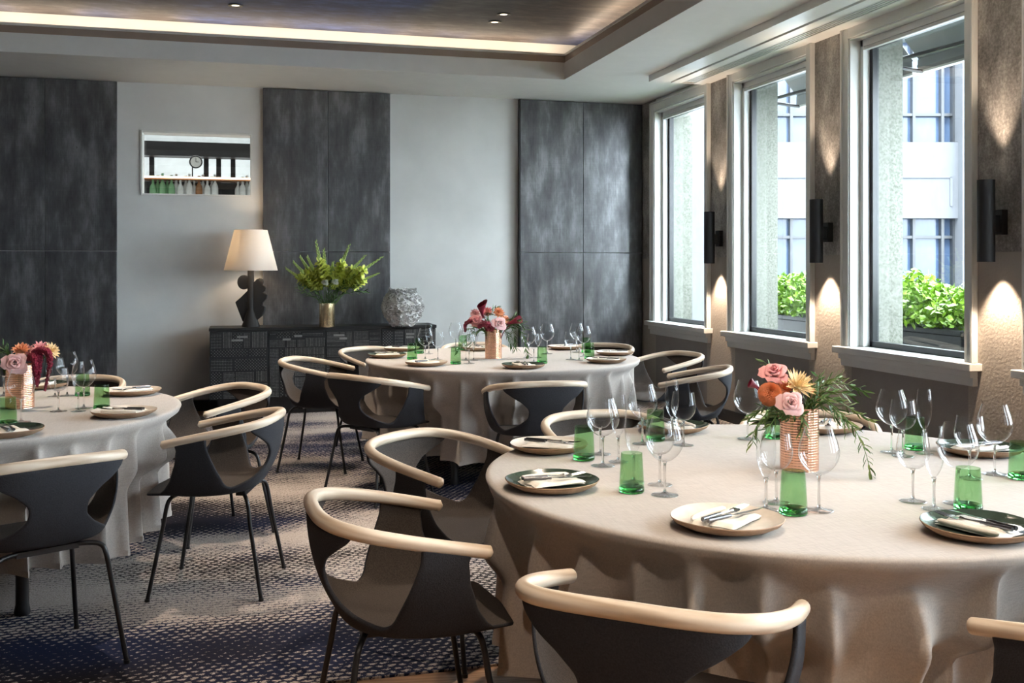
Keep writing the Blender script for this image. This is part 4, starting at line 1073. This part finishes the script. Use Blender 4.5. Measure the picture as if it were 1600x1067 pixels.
# ================================================================ BAR BEYOND THE PASS-THROUGH
fr = MB(); q = .012
fr.box(ox0-.014, ox0+.004, YB-.012, YB+.185, oz0-.014, oz1+.014).box(ox1-.004, ox1+.010, YB-.004, YB+.185, oz0-.014, oz1+.014).box(ox0+.004, ox1-.004, YB-.006, YB+.185, oz1-.004, oz1+.014).box(ox0+.004, ox1-.004, YB-.006, YB+.185, oz0-.014, oz0+.004)
struct(fr.obj('trim_5', 'trim_white', smooth=False, bevel=.002), 'thin pale frame of the opening in the back wall')
MB().box(ox0, ox1, YB+.19, YB+.196, oz0, oz1).obj('glass_pane', 'pane', bpy.data.objects['trim_5'], smooth=False)
bx0, bx1 = ox0-1.6, ox1+1.6
b = MB(); b.box(bx0-.1, bx1+.1, YB+4.2, YB+4.3, 0, 3.7); b.box(bx0-.1, bx0, YB+.22, YB+4.2, 0, 3.7); b.box(bx1, bx1+.1, YB+.22, YB+4.2, 0, 3.7); b.box(bx0, bx1, YB+.22, YB+4.2, 3.6, 3.7); b.box(bx0, bx1, YB+.22, YB+4.2, -.1, 0)
struct(b.obj('wall_bar', 'bar_light', smooth=False), 'pale bar room seen through the opening')
YBB = YB+1.5
def zy(py, Y, px=306): return z_on_y(px, py, Y)
bb = thing('bar_gantry', 'dark beam with wooden shelf above the bar seen through the opening', 'shelf', ((ox0+ox1)/2, YBB, 0))
W_ = 1.5
MB().box(-W_, W_, 0, .25, zy(244, YBB), zy(222, YBB)).obj('upper_beam', 'skirting', bb, smooth=False)
MB().box(-W_, W_, -.12, .0, zy(246, YBB), zy(237, YBB)).obj('lower_beam', 'black_metal', bb, smooth=False)
MB().box(-W_, W_, .0, .3, zy(281, YBB), zy(276, YBB)).obj('shelf_board', 'bar_wood', bb, smooth=False)
MB().box(-W_, W_, -.012, .0, zy(279, YBB), zy(276.5, YBB)).obj('led_edge', 'led', bb, smooth=False)
for px in (234, 299, 321, 341, 364):
    x = x_on_y(px, YBB)-(ox0+ox1)/2; w_ = .026 if px != 299 else .006
    MB().box(x-w_, x+w_, .26, .30, zy(330, YBB), zy(238, YBB)).obj('post', 'black_metal', bb, smooth=False)
MB().box(-W_, W_, -.1, .45, zy(326, YBB), zy(318, YBB)).obj('bottle_board', 'bar_wood', bb, smooth=False)
zb = zy(318, YBB)
MB().box(-W_, W_, .31, .33, zy(326, YBB), zy(281, YBB)).obj('backboard', 'skirting', bb, smooth=False)
BOT = MB().lathe([(0, 0), (.034, 0), (.036, .01), (.036, .17), (.030, .20), (.013, .235), (.012, .30), (.014, .302), (.014, .315), (0, .315)], 16)
Bm = {k: BOT.mesh('bottle', k) for k in ('bottle_green', 'bottle_clear', 'bar_wood')}
ORD = ['first', 'second', 'third', 'fourth', 'fifth', 'sixth', 'seventh', 'eighth', 'ninth', 'tenth']
pxs = [239, 246, 254, 261, 268, 275, 282, 290, 296, 303, 311, 317, 324, 331, 336, 372, 379, 386, 391]
for k, px in enumerate(pxs):
    kk = 'bottle_green' if k < 5 else ('bar_wood' if k == 10 else 'bottle_clear'); x = x_on_y(px, YBB+.1)
    o = link('bottle', Bm[kk], None, (x, YBB+.1+.05*(k % 2), zb+.001)); o.scale = (1, 1, .92+.12*((k*7) % 3)/2)
    if k == 10: tag(o, 'single brown bottle among the clear bottles behind the opening', 'bottle', 'bottles on the bar shelf')
    else: tag(o, ('green glass bottle on the bar shelf behind the opening, %s of five from the left' % ORD[k] if k < 5 else 'clear glass bottle on the bar shelf behind the opening, %s from the brown one %s' % ((ORD[9-k], 'leftwards') if k < 10 else (ORD[k-11], 'rightwards'))), 'bottle', 'green bottles on the bar shelf' if k < 5 else 'clear bottles on the bar shelf')
cx_, cz_ = x_on_y(306, YBB-.2), zy(253, YBB-.2)
ck = thing('wall_clock', 'round clock with black rim hanging from the beam behind the opening', 'clock', (cx_, YBB-.2, cz_))
def disc(r0, r1, y): 
    m = MB(); m.grid(lambda u, v: ((r0+(r1-r0)*v)*cos(2*pi*u), y, (r0+(r1-r0)*v)*sin(2*pi*u)), 32, 1, closed=True); return m
disc(0, .058, 0).obj('dial', 'trim_white', ck); 
MB().grid(lambda u, v: ((.062+.007*cos(2*pi*v))*cos(2*pi*u), .007*sin(2*pi*v), (.062+.007*cos(2*pi*v))*sin(2*pi*u)), 32, 8, closed=True).obj('rim', 'black_metal', ck)
MB().box(-.002, .002, -.006, -.003, 0, .045).box(-.002, .030, -.006, -.003, -.002, .002).obj('hands', 'black_metal', ck, smooth=False)
MB().box(-.002, .002, 0, .004, .066, .15).obj('hanger', 'black_metal', ck, smooth=False)
lamp('bar lamp', 'AREA', ((ox0+ox1)/2, YB+2.2, 3.5), 75, color=(1, .96, .9), shape='RECTANGLE', size=2.4, size_y=1.6)

# ================================================================ OUTSIDE
b = MB(); b.box(XO-.02, 30, -16, 30, -.3, -.1); terr = struct(b.obj('terrace', 'terrace', smooth=False), 'pale paved terrace')
# building across: local frame faces the camera
BD = 25.0; bo = Vector((*room(0, BD), 0)); 
bld = thing('office_building', 'white rendered office building with dark gridded windows across the street', 'building', bo, -YAW)
def bx(px): return (px-800)/FPX*BD
def bz(py): return HC-(py-YH)/FPX*BD
def facade(x0, x1, bands, th=.5):
    m = MB(); z = -.3
    for (a, c) in bands: m.box(x0, x1, 0, th, z, a); z = c
    m.box(x0, x1, 0, th, z, 9.5); return m
wx = (bx(1207), bx(1497)); bands = [(bz(462), bz(341)), (bz(222), bz(62))]
m = facade(wx[0], wx[1], bands); m.box(bx(980), wx[0], 0, 6, -.3, 9.5); m.box(wx[1], bx(1900), -.25, 6, -.3, 9.5)
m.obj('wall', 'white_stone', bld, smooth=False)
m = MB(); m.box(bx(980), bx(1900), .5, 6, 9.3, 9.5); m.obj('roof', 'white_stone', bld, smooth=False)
for (a, c) in bands:
    m = MB().box(wx[0], wx[1], .35, .38, a, c).obj('window', 'tint_glass', bld, smooth=False)
    cols_ = [1207, 1240, 1275, 1310, 1345, 1399, 1433, 1478, 1496]
    for px in cols_: MB().box(bx(px)-.035, bx(px)+.035, .18, .35, a, c).obj('mullion', 'sash_black', m, smooth=False)
    for f in ((.28, .78) if c > 4 else (.76, )): z = a+(c-a)*f; MB().box(wx[0], wx[1], .2, .36, z-.035, z+.035).obj('transom', 'sash_black', m, smooth=False)
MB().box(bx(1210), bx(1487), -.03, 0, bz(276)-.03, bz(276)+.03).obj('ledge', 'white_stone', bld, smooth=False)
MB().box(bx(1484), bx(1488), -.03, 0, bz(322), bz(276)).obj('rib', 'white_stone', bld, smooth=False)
# railing
rl = thing('balustrade', 'white metal railing beyond the hedge', 'railing', (9.2, 7, 0))
m = MB(); m.box(-.03, .03, -6, 8, .98, 1.03); m.obj('top_rail', 'rail_white', rl, smooth=False)
m = MB(); m.box(-.02, .02, -6, 8, .55, .58); m.obj('lower_rail', 'rail_white', rl, smooth=False)
for k in range(10): MB().box(-.025, .025, -6+k*1.55, -5.95+k*1.55, -.1, 1.0).obj('post', 'rail_white', rl, smooth=False)
# awnings
for i in range(4):
    y0, y1 = wins[i][0]-.14, wins[i][1]+.34
    if i == 0: continue
    lab = {1: 'grey folding awning over the second window from the corner', 2: 'grey folding awning over the nearest large window'}.get(i, 'grey folding awning over a window nearer the camera, number %d' % i)
    t_ = thing('window_awning', lab, 'awning', (XO, y0, 0), group='grey window awnings')
    L = y1-y0; x0, z0, x1, z1 = .02, 3.36, .42, 2.91; m = MB()
    m.add([(x0, 0, z0), (x1, 0, z1), (x1, L, z1), (x0, L, z0), (x0, 0, z0-.012), (x1, 0, z1-.012), (x1, L, z1-.012), (x0, L, z0-.012)], [(0, 1, 2, 3), (7, 6, 5, 4), (0, 4, 5, 1), (1, 5, 6, 2), (2, 6, 7, 3), (3, 7, 4, 0)])
    m.obj('canopy', 'awning', t_, smooth=False)
    MB().box(x1-.02, x1+.02, 0, L, z1-.09, z1).obj('valance', 'awning', t_, smooth=False)
    MB().box(x1-.025, x1+.03, -.01, L+.01, z1-.105, z1-.09).obj('front_bar', 'rail_white', t_, smooth=False)
    MB().tube([(.0, L-.12, 2.83), (x1-.02, L-.05, z1-.10)], .014, 8).obj('arm', 'black_metal', t_); MB().tube([(0, L-.12, 2.83), (x1-.1, .5, z1-.02)], .016, 8).obj('arm', 'black_metal', t_)
    MB().box(x0-.02, x0+.06, 0, L, z0-.04, z0+.05).obj('cassette', 'awning', t_, smooth=False)
# planters and hedge
for i in range(4):
    y0, y1 = wins[i][0]-.22, wins[i][1]+.22
    t_ = thing('planter_box', ['black planter box outside the corner window', 'black planter box outside the second window from the corner', 'black planter box outside the nearest large window', 'black planter box beyond the window light at the frame edge', 'black planter box outside a window behind the frame edge'][i], 'planter', (5.55, (y0+y1)/2, -.1), group='black planter boxes')
    L = (y1-y0)/2; m = MB(); m.box(-.26, .26, -L, L, 0, .93); m.box(-.28, .28, -L-.02, L+.02, .93, .97); m.obj('box', 'planter_black', t_, smooth=False, bevel=.008)
    rnd = random.Random(50+i); m = MB()
    for k in range(5200):
        y = rnd.uniform(-L, L); x = rnd.gauss(0, .14); top = .34+.07*sin(y*6+i)+.05*sin(y*17); z = .97+rnd.random()**.7*top*(1-(x/.45)**2); x = max(-.36, min(.36, x*(1.25)))
        z = max(z, .985)
        c = Vector((x, y, z)); n_ = Vector((rnd.gauss(0, 1), rnd.gauss(0, 1), rnd.gauss(.5, 1))).normalized(); t1 = n_.cross(Vector((rnd.random(), rnd.random(), .3))).normalized(); t2 = n_.cross(t1); w_ = rnd.uniform(.012, .026)
        m.add([c-t1*w_*1.5, c+t2*w_+n_*.003, c+t1*w_*1.5, c-t2*w_+n_*.003], [(0, 1, 2, 3)])
    plain('hedge_leaf', (.17, .31, .022), .45, var=.6, vscale=25) if 'hedge_leaf' not in M else None
    o = m.obj('hedge', 'hedge_leaf', angle=180, loc=(5.55, (y0+y1)/2, -.1), smooth=False); o['kind'] = 'stuff'; tag(o, 'bright green leafy hedge in the %s' % t_['label'], 'hedge')
# ---------------------------------------------------------------- room downlights over the tables, then added fill spots
for (x, y) in ((1.2, 7.9), (1.7, 6.6), (-.5, 4.8), (1.6, 3.6), (-2.6, 4.2), (1.0, 1.6), (.2, 5.9)):
    spot(x, y, DOWN_W)
for (x, y) in ((.1, -.4), (2.3, .3)):  # added fill lamps around the camera, tilted forward, with no fixtures of their own
    spot(x, y, DOWN_W*.7, 0, .45, 80)
